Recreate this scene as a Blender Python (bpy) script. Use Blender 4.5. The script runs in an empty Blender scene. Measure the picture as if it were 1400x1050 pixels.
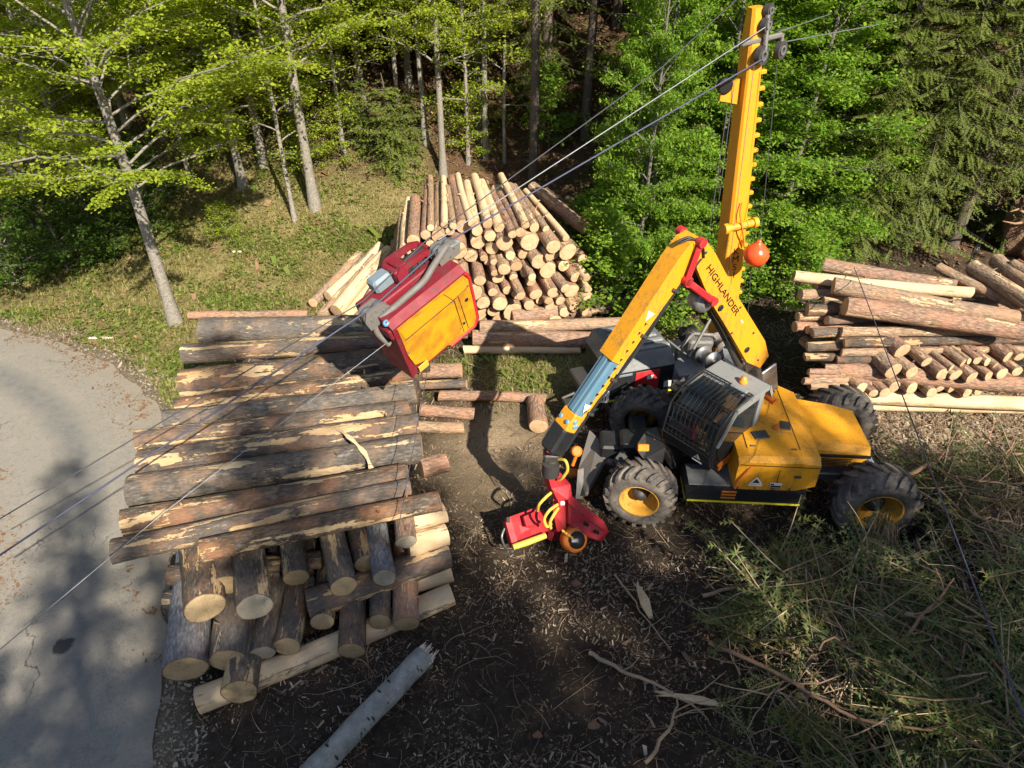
import bpy, bmesh, math, random
import numpy as np
from mathutils import Vector, Matrix, Quaternion

random.seed(7)
rng = np.random.default_rng(11)
scene = bpy.context.scene
R = math.radians

# ------------------------------------------------------------ camera
CAM_H, PITCH, FPX = 9.5, R(37.0), 970.0          # drone height, downward pitch, focal length in photo pixels (1400 wide)
cam_d = bpy.data.cameras.new('camera')
cam_d.sensor_width = 36.0
cam_d.lens = FPX / 1400.0 * 36.0
cam_d.clip_start = 0.05
cam_d.clip_end = 600.0
cam = bpy.data.objects.new('camera', cam_d)
scene.collection.objects.link(cam)
cam.location = (0, 0, CAM_H)
cam.rotation_euler = (math.pi / 2 - PITCH, 0, 0)
scene.camera = cam

# ------------------------------------------------------------ sky, sun, exposure
SUN_EL, SUN_AZ = R(39.0), R(150.0)               # azimuth of the sun, clockwise from +Y
world = bpy.data.worlds.new('World')
scene.world = world
world.use_nodes = True
wn = world.node_tree
wn.nodes.clear()
sky = wn.nodes.new('ShaderNodeTexSky')
sky.sky_type = 'NISHITA'
sky.sun_disc = False
sky.sun_elevation = SUN_EL
sky.sun_rotation = SUN_AZ
bg = wn.nodes.new('ShaderNodeBackground')
bg.inputs['Strength'].default_value = 0.082
wo = wn.nodes.new('ShaderNodeOutputWorld')
wn.links.new(sky.outputs[0], bg.inputs[0])
wn.links.new(bg.outputs[0], wo.inputs[0])
sun_d = bpy.data.lights.new('sun', 'SUN')
sun_d.energy = 5.0
sun_d.angle = R(0.53)
sun_d.color = (1.0, 0.91, 0.76)
sun = bpy.data.objects.new('sun', sun_d)
scene.collection.objects.link(sun)
sun.location = (20, -35, 40)
sdir = Vector((-math.sin(SUN_AZ) * math.cos(SUN_EL), -math.cos(SUN_AZ) * math.cos(SUN_EL), -math.sin(SUN_EL)))
sun.rotation_euler = sdir.to_track_quat('-Z', 'Y').to_euler()
vs = scene.view_settings
vs.view_transform = 'Standard'
vs.look = 'None'
vs.gamma = 1.0
vs.use_curve_mapping = False
vs.exposure = 1.04
scene.cycles.use_denoising = True
scene.cycles.max_bounces = 5
scene.cycles.use_adaptive_sampling = True
scene.cycles.adaptive_threshold = 0.02
scene.cycles.transparent_max_bounces = 4
scene.cycles.caustics_reflective = False
scene.cycles.caustics_refractive = False

# ------------------------------------------------------------ pixel helpers (a pixel gives a direction only)
def ray(px, py):
    u = (px - 700) / FPX
    v = (525 - py) / FPX
    return Vector((u, math.cos(PITCH) + v * math.sin(PITCH), -math.sin(PITCH) + v * math.cos(PITCH)))

def at(px, py, z=None, y=None, t=None):
    d = ray(px, py)
    if z is not None:
        t = (z - CAM_H) / d.z
    elif y is not None:
        t = y / d.y
    return Vector((0, 0, CAM_H)) + d * t

# ------------------------------------------------------------ small noise library (numpy)
_perm = rng.random((256, 256))
def vnoise(x, y):
    x = np.asarray(x, float); y = np.asarray(y, float)
    xi = np.floor(x).astype(int); yi = np.floor(y).astype(int)
    fx = x - xi; fy = y - yi
    fx = fx * fx * (3 - 2 * fx); fy = fy * fy * (3 - 2 * fy)
    a = _perm[xi % 256, yi % 256]; b = _perm[(xi + 1) % 256, yi % 256]
    c = _perm[xi % 256, (yi + 1) % 256]; d = _perm[(xi + 1) % 256, (yi + 1) % 256]
    return (a * (1 - fx) + b * fx) * (1 - fy) + (c * (1 - fx) + d * fx) * fy

def fbm(x, y, o=4):
    s = 0; a = .5
    for i in range(o):
        s = s + a * vnoise(x * 2 ** i + 17.3 * i, y * 2 ** i + 9.1 * i); a *= .5
    return s

def sstep(e0, e1, x):
    t = np.clip((np.asarray(x, float) - e0) / (e1 - e0), 0, 1)
    return t * t * (3 - 2 * t)

# ------------------------------------------------------------ scene helpers
COL = scene.collection

def tag(o, label=None, cat=None, group=None, kind=None):
    if label: o['label'] = label
    if cat: o['category'] = cat
    if group: o['group'] = group
    if kind: o['kind'] = kind
    return o

def empty(name, loc, label=None, cat=None, group=None, rot=(0, 0, 0)):
    o = bpy.data.objects.new(name, None)
    o.empty_display_size = .2
    o.location = loc
    o.rotation_euler = rot
    COL.objects.link(o)
    return tag(o, label, cat, group)

def obj(name, me, parent=None, loc=None):
    o = bpy.data.objects.new(name, me)
    COL.objects.link(o)
    if parent: o.parent = parent
    if loc is not None: o.location = loc
    return o

def copy_tree(o, parent=None):
    c = o.copy(); COL.objects.link(c); c.parent = parent
    for ch in o.children: copy_tree(ch, c)
    return c

def np_mesh(name, V, Fc, mats, mi=None, smooth=False):
    """V (n,3) array, Fc (m,k) array of equal-size faces"""
    V = np.asarray(V, np.float32); Fc = np.asarray(Fc, np.int32)
    me = bpy.data.meshes.new(name)
    k = Fc.shape[1]
    me.vertices.add(len(V)); me.vertices.foreach_set('co', V.ravel())
    me.loops.add(Fc.size); me.loops.foreach_set('vertex_index', Fc.ravel())
    me.polygons.add(len(Fc)); me.polygons.foreach_set('loop_start', np.arange(0, Fc.size, k, dtype=np.int32))
    if mi is not None: me.polygons.foreach_set('material_index', np.asarray(mi, np.int32))
    if smooth: me.polygons.foreach_set('use_smooth', np.ones(len(Fc), bool))
    for m in (mats if isinstance(mats, (list, tuple)) else [mats]): me.materials.append(m)
    me.update(calc_edges=True); me.validate()
    return me

class MB:
    """mesh builder: collects shapes into ONE mesh; xf is the current transform"""
    def __init__(s, xf=None):
        s.v = []; s.f = []; s.m = []; s.sm = []
        s.xf = xf or Matrix.Identity(4)
    def add(s, vs, fs, m=0, smooth=False):
        b = len(s.v)
        s.v += [s.xf @ Vector(p) for p in vs]
        for f in fs:
            s.f.append([b + i for i in f]); s.m.append(m); s.sm.append(smooth)
    def box(s, c, d, rot=None, m=0, bev=0.0, taper=(1, 1)):
        """c centre, d full sizes, taper = top scale in x,y, bev = edge bevel"""
        M = Matrix.Translation(Vector(c)) @ (rot.to_4x4() if rot is not None else Matrix.Identity(4))
        hx, hy, hz = d[0] / 2, d[1] / 2, d[2] / 2
        if bev <= 0:
            vs = [(sx * hx * (taper[0] if sz > 0 else 1), sy * hy * (taper[1] if sz > 0 else 1), sz * hz) for sz in (-1, 1) for sx, sy in ((-1, -1), (1, -1), (1, 1), (-1, 1))]
            fs = [(3, 2, 1, 0), (4, 5, 6, 7), (0, 1, 5, 4), (1, 2, 6, 5), (2, 3, 7, 6), (3, 0, 4, 7)]
        else:
            b = min(bev, hx * .9, hy * .9, hz * .9)
            vs = []; 
            for (ix, iy, z) in ((b, b, -hz), (0, 0, -hz + b), (0, 0, hz - b), (b, b, hz)):
                tx, ty = (taper if z > 0 else (1, 1))
                ax, ay = hx * tx - ix, hy * ty - iy
                c2 = b if ix == 0 else b * .6
                vs += [(-ax + c2, -ay, z), (ax - c2, -ay, z), (ax, -ay + c2, z), (ax, ay - c2, z), (ax - c2, ay, z), (-ax + c2, ay, z), (-ax, ay - c2, z), (-ax, -ay + c2, z)]
            fs = [tuple(range(7, -1, -1)), tuple(range(24, 32))]
            for k in range(3):
                for i in range(8):
                    j = (i + 1) % 8
                    fs.append((k * 8 + i, k * 8 + j, (k + 1) * 8 + j, (k + 1) * 8 + i))
        s.add([M @ Vector(p) for p in vs], fs, m)
    def prism(s, poly, y0, y1, m=0, inset=0.0):
        """poly in (x,z) extruded along local y"""
        n = len(poly)
        vs = [(p[0], y0, p[1]) for p in poly] + [(p[0], y1, p[1]) for p in poly]
        fs = [tuple(range(n)), tuple(range(2 * n - 1, n - 1, -1))]
        fs += [(i, i + n, (i + 1) % n + n, (i + 1) % n) for i in range(n)]
        s.add(vs, fs, m)
    def loft(s, rings, m=0, smooth=True, cap=True, closed=True):
        n = len(rings[0]); vs = [p for r in rings for p in r]; fs = []
        for k in range(len(rings) - 1):
            for i in range(n if closed else n - 1):
                j = (i + 1) % n
                fs.append((k * n + i, k * n + j, (k + 1) * n + j, (k + 1) * n + i))
        s.add(vs, fs, m, smooth)
        if cap:
            b = (len(rings) - 1) * n
            s.add(list(rings[0]), [tuple(range(n - 1, -1, -1))], m)
            s.add(list(rings[-1]), [tuple(range(n))], m)
    def tube(s, pts, r, n=8, m=0, cap=True, smooth=True):
        pts = [Vector(p) for p in pts]
        rr = r if isinstance(r, (list, tuple)) else [r] * len(pts)
        rings = []; up = None
        for i, p in enumerate(pts):
            t = (pts[min(i + 1, len(pts) - 1)] - pts[max(i - 1, 0)]).normalized()
            if up is None: up = t.orthogonal().normalized()
            up = (up - t * up.dot(t))
            up = up.normalized() if up.length > 1e-6 else t.orthogonal().normalized()
            w = t.cross(up)
            rings.append([p + (up * math.cos(a) + w * math.sin(a)) * rr[i] for a in [2 * math.pi * k / n for k in range(n)]])
        s.loft(rings, m, smooth, cap)
    def lathe(s, prof, axis_o, axis_d, n=24, m=0, smooth=True, cap=True):
        """prof list of (along, radius)"""
        o = Vector(axis_o); d = Vector(axis_d).normalized(); u = d.orthogonal().normalized(); w = d.cross(u)
        rings = [[o + d * a + (u * math.cos(q) + w * math.sin(q)) * max(r, 1e-4) for q in [2 * math.pi * k / n for k in range(n)]] for a, r in prof]
        s.loft(rings, m, smooth, cap=cap)
    def ball(s, c, r, n=16, m=0):
        c = Vector(c); prof = []
        for i in range(n // 2 + 1):
            a = math.pi * i / (n // 2); prof.append((-math.cos(a) * r, math.sin(a) * r))
        s.lathe(prof, c, (0, 0, 1), n, m)
    def mesh(s, name, mats):
        me = bpy.data.meshes.new(name)
        me.from_pydata([tuple(v) for v in s.v], [], s.f)
        me.polygons.foreach_set('material_index', s.m)
        me.polygons.foreach_set('use_smooth', s.sm)
        for m in (mats if isinstance(mats, (list, tuple)) else [mats]): me.materials.append(m)
        me.validate(); me.update()
        bm = bmesh.new(); bm.from_mesh(me)
        bmesh.ops.recalc_face_normals(bm, faces=bm.faces)
        bm.to_mesh(me); bm.free()
        return me
    def build(s, name, mats, parent=None, loc=None):
        return obj(name, s.mesh(name, mats), parent, loc)

def catmull(pts, k=6):
    pts = [Vector(p) for p in pts]; out = []
    for i in range(len(pts) - 1):
        p0 = pts[max(i - 1, 0)]; p1 = pts[i]; p2 = pts[i + 1]; p3 = pts[min(i + 2, len(pts) - 1)]
        for j in range(k):
            t = j / k
            out.append(.5 * ((2 * p1) + (-p0 + p2) * t + (2 * p0 - 5 * p1 + 4 * p2 - p3) * t * t + (-p0 + 3 * p1 - 3 * p2 + p3) * t ** 3))
    out.append(pts[-1])
    return out

# ------------------------------------------------------------ materials
class NT:
    def __init__(s, name):
        s.mat = bpy.data.materials.new(name); s.mat.use_nodes = True
        s.t = s.mat.node_tree; s.t.nodes.clear()
        s.out = s.t.nodes.new('ShaderNodeOutputMaterial')
    def n(s, typ, props=None, **inp):
        nd = s.t.nodes.new('ShaderNode' + typ)
        for k, v in (props or {}).items(): setattr(nd, k, v)
        for k, v in inp.items():
            key = k.replace('_', ' ')
            sock = nd.inputs[int(k[1:])] if k[0] == 'i' and k[1:].isdigit() else nd.inputs[key]
            if isinstance(v, bpy.types.NodeSocket): s.t.links.new(v, sock)
            else:
                if hasattr(sock.default_value, '__len__') and isinstance(v, (tuple, list)) and len(v) == 3 and len(sock.default_value) == 4: v = (*v, 1)
                sock.default_value = v
        return nd
    def coords(s, kind='Object', scale=(1, 1, 1), rand=False):
        c = s.n('TexCoord').outputs[kind]
        if rand:
            oi = s.n('ObjectInfo').outputs['Random']
            off = s.n('CombineXYZ', None, X=s.n('Math', {'operation': 'MULTIPLY'}, i0=oi, i1=57.0).outputs[0], Y=s.n('Math', {'operation': 'MULTIPLY'}, i0=oi, i1=31.0).outputs[0], Z=s.n('Math', {'operation': 'MULTIPLY'}, i0=oi, i1=83.0).outputs[0]).outputs[0]
            c = s.n('VectorMath', {'operation': 'ADD'}, i0=c, i1=off).outputs[0]
        return s.n('Mapping', None, Vector=c, Scale=scale).outputs[0]
    def noise(s, vec, scale=5, detail=4, rough=.55, dist=0):
        return s.n('TexNoise', None, Vector=vec, Scale=scale, Detail=detail, Roughness=rough, Distortion=dist).outputs[0]
    def ramp(s, fac, stops, interp='LINEAR'):
        r = s.n('ValToRGB', None, Fac=fac); cr = r.color_ramp; cr.interpolation = interp
        while len(cr.elements) < len(stops): cr.elements.new(.5)
        for e, (p, c) in zip(cr.elements, stops):
            e.position = p; e.color = (*c, 1) if len(c) == 3 else (c[0], c[0], c[0], 1)
        return r.outputs[0]
    def mix(s, fac, a, b, mode='MIX'):
        nd = s.t.nodes.new('ShaderNodeMix'); nd.data_type = 'RGBA'; nd.blend_type = mode
        for sock, v in ((nd.inputs[0], fac), (nd.inputs[6], a), (nd.inputs[7], b)):
            if isinstance(v, bpy.types.NodeSocket): s.t.links.new(v, sock)
            else: sock.default_value = (*v, 1) if isinstance(v, (tuple, list)) and len(v) == 3 else v
        return nd.outputs[2]
    def math(s, op, a, b=0.0):
        return s.n('Math', {'operation': op}, i0=a, i1=b).outputs[0]
    def bump(s, h, strength=.4, dist=.02):
        return s.n('Bump', None, Height=h, Strength=strength, Distance=dist).outputs[0]
    def bsdf(s, color, rough=.8, metal=0.0, spec=.3, normal=None, **kw):
        d = dict(Roughness=rough, Metallic=metal)
        b = s.n('BsdfPrincipled', None, Base_Color=color, **d)
        b.inputs['Specular IOR Level'].default_value = spec
        if normal is not None: s.t.links.new(normal, b.inputs['Normal'])
        for k, v in kw.items(): b.inputs[k.replace('_', ' ')].default_value = v
        s.t.links.new(b.outputs[0], s.out.inputs[0])
        return b
def m_paint(name, col, dirt=.35, rough=.38, dirtcol=(.12, .09, .06), metal=0.0, scale=3.0):
    k = NT(name); c = k.coords()
    n1 = k.noise(c, scale, 6, .65); n2 = k.noise(c, scale * 9, 4, .6)
    n3 = k.noise(k.coords(scale=(9, 9, 1.3)), scale * .45, 5, .7)
    f = k.math('ADD', k.math('MULTIPLY', n1, .35), k.math('ADD', k.math('MULTIPLY', n2, .25), k.math('MULTIPLY', n3, .40)))
    f = k.ramp(f, [(.50, (0,)), (.66, (dirt * 1.5,))])
    spk = k.noise(c, 55, 3, .7)
    f = k.math('MAXIMUM', f, k.ramp(spk, [(.66, (0,)), (.70, (dirt * .9,))]))
    base = k.mix(k.ramp(n2, [(.3, (0,)), (.8, (.25,))]), col, tuple(x * .72 for x in col))
    cc = k.mix(f, base, dirtcol)
    rr = k.ramp(n1, [(.3, (rough,)), (.8, (min(1, rough + .35),))])
    k.bsdf(cc, rr, metal, .45, k.bump(n2, .08, .01))
    return k.mat

def m_metal(name, col, rough=.45, metal=.8, dirt=.3, dirtcol=(.10, .075, .05), scale=6):
    k = NT(name); c = k.coords()
    n1 = k.noise(c, scale, 6, .7); n2 = k.noise(c, scale * 7, 3)
    cc = k.mix(k.ramp(n1, [(.45, (0,)), (.7, (dirt * 2,))]), k.mix(n2, col, tuple(x * .6 for x in col)), dirtcol)
    k.bsdf(cc, k.ramp(n1, [(.3, (rough,)), (.8, (min(1, rough + .3),))]), metal, .5, k.bump(n2, .15, .01))
    return k.mat

def m_plain(name, col, rough=.6, metal=0.0, spec=.4):
    k = NT(name); c = k.coords()
    n = k.noise(c, 14, 4)
    k.bsdf(k.mix(n, tuple(x * .8 for x in col), tuple(min(1, x * 1.15) for x in col)), rough, metal, spec)
    return k.mat

def m_bark(name, dark, light, peel, peelcol, peel_len=.5, warm=(.20, .085, .045), bump=.9, grey=.25):
    """bark on a log whose length is the local x axis; long peeled strips along the length"""
    k = NT(name)
    c = k.coords(rand=True)
    plates = k.n('TexVoronoi', {'feature': 'F1'}, Vector=k.coords(scale=(9, 26, 26), rand=True), Scale=1.0).outputs['Distance']
    fine = k.noise(k.coords(scale=(14, 34, 34), rand=True), 1.0, 5, .7)
    big = k.noise(c, 2.2, 4, .6)
    rnd = k.n('ObjectInfo').outputs['Random']
    a = k.ramp(fine, [(.25, dark), (.75, light)])
    a = k.mix(k.ramp(plates, [(.1, (0,)), (.9, (.75,))]), a, tuple(x * .45 for x in dark))
    a = k.mix(k.ramp(big, [(.45, (0,)), (.68, (.85,))]), a, k.mix(fine, tuple(x * .55 for x in warm), tuple(x * 1.5 for x in warm)))
    lich = k.noise(k.coords(scale=(5, 12, 12), rand=True), 1.0, 3, .7)
    a = k.mix(k.ramp(lich, [(.58, (0,)), (.72, (.5,))]), a, k.mix(fine, (.16, .145, .125), (.40, .37, .32)))
    a = k.mix(k.ramp(rnd, [(0, (0,)), (1, (grey,))]), a, k.mix(fine, (.12, .11, .10), (.32, .30, .28)))
    strip = k.noise(k.coords(scale=(peel_len, 5.5, 5.5), rand=True), 1.0, 5, .55, .3)
    patch = k.noise(k.coords(scale=(2.6, 9, 9), rand=True), 1.0, 4, .65)
    strip = k.math('ADD', k.math('MULTIPLY', strip, .60), k.math('ADD', k.math('MULTIPLY', fine, .14), k.math('MULTIPLY', patch, .26)))
    thr = .5 + (.5 - peel) * .30
    pm = k.ramp(strip, [(thr, (0,)), (thr + .018, (1,))])
    wood = k.mix(fine, tuple(x * .72 for x in peelcol), peelcol)
    wood = k.mix(k.ramp(big, [(.35, (0,)), (.7, (.55,))]), wood, tuple(x * y for x, y in zip(peelcol, (.75, .55, .38))))
    cc = k.mix(pm, a, wood)
    hgt = k.math('SUBTRACT', k.math('ADD', k.math('MULTIPLY', fine, .6), k.math('MULTIPLY', plates, -.4)), k.math('MULTIPLY', pm, .55))
    k.bsdf(cc, .85, 0, .2, k.bump(hgt, bump, .03))
    return k.mat

def m_cut(name, a, b, ringcol):
    k = NT(name)
    obj_c = k.coords()
    c = k.n('SeparateXYZ', None, Vector=obj_c)
    wob = k.noise(k.coords(rand=True), 6, 3)
    r2 = k.math('SQRT', k.math('ADD', k.math('POWER', c.outputs[1], 2.0), k.math('POWER', c.outputs[2], 2.0)))
    r2 = k.math('ADD', r2, k.math('MULTIPLY', wob, .03))
    rings = k.math('SINE', k.math('MULTIPLY', r2, 330.0))
    ang = k.math('ARCTAN2', c.outputs[1], c.outputs[2])
    crack = k.noise(k.n('CombineXYZ', None, X=k.math('MULTIPLY', ang, 3.5), Y=k.math('MULTIPLY', r2, 3.0), Z=k.n('ObjectInfo').outputs['Random']).outputs[0], 2.5, 3, .6)
    col = k.mix(k.noise(k.coords(rand=True), 7, 5, .65), a, b)
    col = k.mix(k.ramp(rings, [(.3, (0,)), (1, (.45,))]), col, ringcol)
    col = k.mix(k.ramp(crack, [(.56, (0,)), (.66, (.7,))]), col, ringcol)
    saw = k.noise(k.coords(scale=(1, 4, 60), rand=True), 1.0, 3)
    col = k.mix(k.ramp(saw, [(.4, (0,)), (.8, (.25,))]), col, tuple(x * .6 for x in a))
    col = k.mix(k.ramp(k.n('ObjectInfo').outputs['Random'], [(0, (0,)), (.5, (.1,)), (1, (.55,))]), col, tuple(x * .6 for x in b))
    dirt = k.noise(k.coords(rand=True), 3.5, 5, .7)
    col = k.mix(k.ramp(dirt, [(.50, (0,)), (.72, (.6,))]), col, tuple(x * .42 for x in b))
    k.bsdf(col, .8, 0, .2, k.bump(saw, .5, .015))
    return k.mat

def m_leaf(name, cols, trans=.45, rough=.55):
    k = NT(name)
    rnd = k.n('NewGeometry').outputs['Random Per Island']
    stops = [(i / (len(cols) - 1), c) for i, c in enumerate(cols)]
    cc = k.ramp(rnd, stops)
    big = k.noise(k.coords(), .7, 2)
    cc = k.mix(k.ramp(big, [(.35, (0,)), (.7, (.5,))]), cc, cols[0])
    d = k.n('BsdfPrincipled', None, Base_Color=cc, Roughness=rough); d.inputs['Specular IOR Level'].default_value = .25
    tc = k.mix(.5, cc, cols[-1])
    tcol = k.mix(1.0, tc, (1.0, 1.0, .45), 'MULTIPLY')
    tr = k.n('BsdfTranslucent', None, Color=tcol)
    mx = k.n('MixShader', None, Fac=trans)
    k.t.links.new(d.outputs[0], mx.inputs[1]); k.t.links.new(tr.outputs[0], mx.inputs[2])
    k.t.links.new(mx.outputs[0], k.out.inputs[0])
    return k.mat

def m_bits(name, cols, rough=.85):
    k = NT(name)
    rnd = k.n('NewGeometry').outputs['Random Per Island']
    cc = k.ramp(rnd, [(i / (len(cols) - 1), c) for i, c in enumerate(cols)])
    n = k.noise(k.coords(), 40, 3)
    k.bsdf(k.mix(k.ramp(n, [(.4, (0,)), (.8, (.4,))]), cc, (.05, .035, .025)), rough, 0, .15)
    return k.mat

def m_trunk(name, dark, light, patch):
    k = NT(name)
    c = k.coords(rand=True)
    n1 = k.noise(c, 3.0, 6, .65); n2 = k.noise(k.coords(scale=(9, 9, 30), rand=True), 1.0, 4, .7)
    n3 = k.noise(c, 22, 3, .6)
    cc = k.ramp(n3, [(.25, dark), (.75, light)])
    cc = k.mix(k.ramp(n1, [(.48, (0,)), (.66, (.8,))]), cc, patch)
    cc = k.mix(k.ramp(n2, [(.60, (0,)), (.68, (.75,))]), cc, (.035, .03, .025))
    k.bsdf(cc, .85, 0, .2, k.bump(k.math('ADD', n2, n3), .5, .02))
    return k.mat

YEL = (.83, .42, .018)
M = {}
M['yellow'] = m_paint('yellow_paint', (.70, .305, .012), .62, .42, (.20, .12, .05))
M['yellow2'] = m_paint('mast_yellow_paint', (.69, .29, .010), .35, .4, (.34, .18, .05))
M['rim'] = m_paint('rim_paint', (.50, .25, .02), .8, .6, (.13, .10, .07), 0.0, 5.0)
M['orange'] = m_paint('orange_paint', (.62, .17, .02), .2)
M['black'] = m_paint('black_paint', (.014, .015, .017), .3, .35, (.06, .05, .042))
M['red'] = m_paint('red_paint', (.45, .020, .028), .5, .38, (.17, .075, .06))
M['darkred'] = m_paint('carriage_red_paint', (.19, .008, .018), .7, .5, (.085, .045, .045))
M['blue'] = m_paint('blue_grey_paint', (.09, .19, .27), .35, .4, (.2, .2, .18))
M['grey'] = m_paint('grey_paint', (.22, .23, .23), .5, .35, (.10, .09, .075))
M['greyblue'] = m_paint('grey_blue_steel', (.17, .22, .26), .35, .4)
M['steel'] = m_metal('bare_steel', (.42, .42, .42), .38, .75, .25)
M['darksteel'] = m_metal('dark_steel', (.10, .10, .105), .45, .6, .4)
M['mudsteel'] = m_metal('muddy_steel', (.22, .21, .20), .6, .4, .5, (.17, .14, .11), 4)
M['stripe'] = m_plain('yellow_reflective_tape', (.72, .62, .03), .45)
M['white'] = m_plain('white_sticker', (.75, .75, .72), .5)
M['ink'] = m_plain('black_lettering', (.015, .014, .013), .55)
M['amber'] = m_plain('amber_lamp_plastic', (.75, .26, .03), .25, 0, .6)
M['hose'] = m_plain('yellow_hydraulic_hose', (.62, .42, .06), .5)
M['blackhose'] = m_plain('black_hydraulic_hose', (.02, .02, .02), .45)
M['float'] = m_plain('orange_float_plastic', (.85, .09, .02), .25, 0, .6)
M['bluepin'] = m_plain('blue_pin_caps', (.12, .30, .50), .4)
M['cable'] = m_metal('steel_cable', (.30, .31, .34), .45, .7, .1)
M['bluecable'] = m_plain('blue_rope', (.055, .058, .10), .6)
M['darkcable'] = m_plain('dark_rope', (.05, .05, .06), .6)

k = NT('cab_glass')
gb = k.bsdf((.02, .025, .028), .05, 0, .6)
gb.inputs['Alpha'].default_value = .93
M['glass'] = k.mat

# tyre rubber: mud packed where the rubber is dirty
k = NT('tyre_rubber')
c = k.coords(rand=True); n1 = k.noise(c, 3.2, 6, .65); n2 = k.noise(c, 25, 4)
k.bsdf(k.mix(k.ramp(k.math('ADD', k.math('MULTIPLY', n1, .8), k.math('MULTIPLY', n2, .2)), [(.36, (0,)), (.60, (.9,))]), (.032, .033, .037), (.20, .17, .14)), .85, 0, .2, k.bump(n2, .4, .02))
M['tyre'] = k.mat

# ribbed, chequered grey cover
k = NT('chequer_plate')
c = k.coords(); v = k.n('TexVoronoi', None, Vector=c, Scale=70.0).outputs['Distance']
n1 = k.noise(c, 5, 5)
k.bsdf(k.mix(k.ramp(n1, [(.4, (0,)), (.7, (.6,))]), (.115, .125, .13), (.22, .21, .20)), .5, .2, .5, k.bump(v, .35, .01))
M['chequer'] = k.mat

# perforated yellow sheet of the carriage
k = NT('perforated_yellow_sheet')
c = k.coords(); sc = k.n('VectorMath', {'operation': 'SCALE'}, i0=c); sc.inputs['Scale'].default_value = 40.0
fr = k.n('VectorMath', {'operation': 'FRACTION'}, i0=sc.outputs[0]).outputs[0]
sp = k.n('SeparateXYZ', None, Vector=k.n('VectorMath', {'operation': 'SUBTRACT'}, i0=fr, i1=(.5, .5, .5)).outputs[0])
rr = k.math('SQRT', k.math('ADD', k.math('POWER', sp.outputs[0], 2.0), k.math('POWER', sp.outputs[2], 2.0)))
hole = k.ramp(rr, [(.27, (1,)), (.33, (0,))])
n1 = k.noise(c, 4, 5)
base = k.mix(k.ramp(n1, [(.40, (0,)), (.62, (.8,))]), (.76, .37, .010), (.42, .17, .02))
k.bsdf(k.mix(k.math('MULTIPLY', hole, .75), base, (.08, .045, .01)), .45, 0, .4, k.bump(k.math('SUBTRACT', 1.0, hole), .3, .01))
M['perf'] = k.mat

# logs
M['bark_a'] = m_bark('spruce_bark_dark', (.040, .030, .024), (.155, .118, .09), .35, (.52, .38, .22), .7, (.23, .115, .06))
M['bark_b'] = m_bark('spruce_bark_grey', (.05, .044, .040), (.21, .182, .155), .30, (.52, .41, .26), .55, (.21, .135, .085))
M['bark_c'] = m_bark('spruce_bark_peeled', (.048, .036, .028), (.18, .135, .10), .44, (.55, .41, .24), .45, (.25, .12, .06))
M['bark_d'] = m_bark('spruce_bark_red', (.19, .10, .066), (.54, .37, .26), .24, (.66, .50, .31), .6, (.40, .20, .12), .9, .12)
M['bark_e'] = m_bark('spruce_bark_tan', (.22, .14, .09), (.58, .42, .285), .34, (.70, .54, .34), .6, (.40, .23, .13), .9, .12)
M['bark_pale'] = m_bark('debarked_spruce', (.26, .18, .11), (.52, .38, .24), .78, (.70, .55, .36), .5, (.36, .22, .13), .5)
M['bark_lichen'] = m_bark('lichen_bark', (.10, .10, .11), (.42, .43, .46), .12, (.55, .42, .25), .5, (.13, .10, .09))
M['cut_fresh'] = m_cut('fresh_cut_wood', (.70, .51, .32), (.52, .33, .18), (.32, .17, .085))
M['cut_old'] = m_cut('weathered_cut_wood', (.52, .40, .24), (.38, .27, .14), (.20, .13, .07))
M['cut_grey'] = m_cut('grey_cut_wood', (.48, .43, .35), (.38, .33, .25), (.20, .17, .13))
M['split'] = m_bits('split_white_wood', [(.72, .62, .48), (.82, .74, .60), (.66, .52, .36)])

k = NT('bark_rim'); c = k.coords(rand=True); n1 = k.noise(c, 12, 5, .7); k.bsdf(k.ramp(n1, [(.3, (.05, .035, .026)), (.7, (.22, .14, .09))]), .9, 0, .15); M['rimbark'] = k.mat

# beech log in the foreground
k = NT('beech_bark')
c = k.coords(); n1 = k.noise(c, 5, 5, .6); n2 = k.noise(k.coords(scale=(5, 2.2, 2.2)), 1.0, 4, .7)
spk = k.n('TexVoronoi', None, Vector=c, Scale=34.0).outputs['Distance']
cc = k.ramp(n1, [(.3, (.15, .148, .13)), (.7, (.34, .335, .30))])
cc = k.mix(k.ramp(spk, [(.10, (.8,)), (.2, (0,))]), cc, (.50, .52, .50))
cc = k.mix(k.ramp(n2, [(.60, (0,)), (.64, (.85,))]), cc, (.03, .03, .028))
k.bsdf(cc, .8, 0, .25, k.bump(k.math('ADD', n1, spk), .3, .02))
M['beech'] = k.mat

# vegetation
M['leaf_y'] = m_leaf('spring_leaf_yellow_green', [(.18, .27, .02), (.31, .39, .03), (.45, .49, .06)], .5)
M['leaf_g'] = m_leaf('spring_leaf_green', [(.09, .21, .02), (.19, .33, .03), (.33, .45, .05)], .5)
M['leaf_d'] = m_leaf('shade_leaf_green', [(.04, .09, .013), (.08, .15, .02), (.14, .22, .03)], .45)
M['needle'] = m_leaf('spruce_needles', [(.06, .09, .018), (.12, .155, .026), (.21, .24, .045)], .3)
M['needle_cut'] = m_leaf('cut_spruce_needles', [(.045, .075, .022), (.09, .13, .034), (.16, .19, .055), (.25, .17, .07), (.17, .23, .06)], .25)
M['grass'] = m_leaf('grass_blades', [(.17, .17, .05), (.30, .27, .09), (.44, .37, .19)], .3)
M['herb'] = m_leaf('herb_leaves', [(.08, .12, .02), (.14, .19, .035), (.24, .27, .06)], .3)
M['trunk_pale'] = m_trunk('pale_grey_bark', (.12, .105, .09), (.34, .31, .265), (.21, .195, .165))
M['trunk_grey'] = m_trunk('grey_bark', (.08, .072, .062), (.21, .19, .165), (.14, .13, .105))
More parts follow.
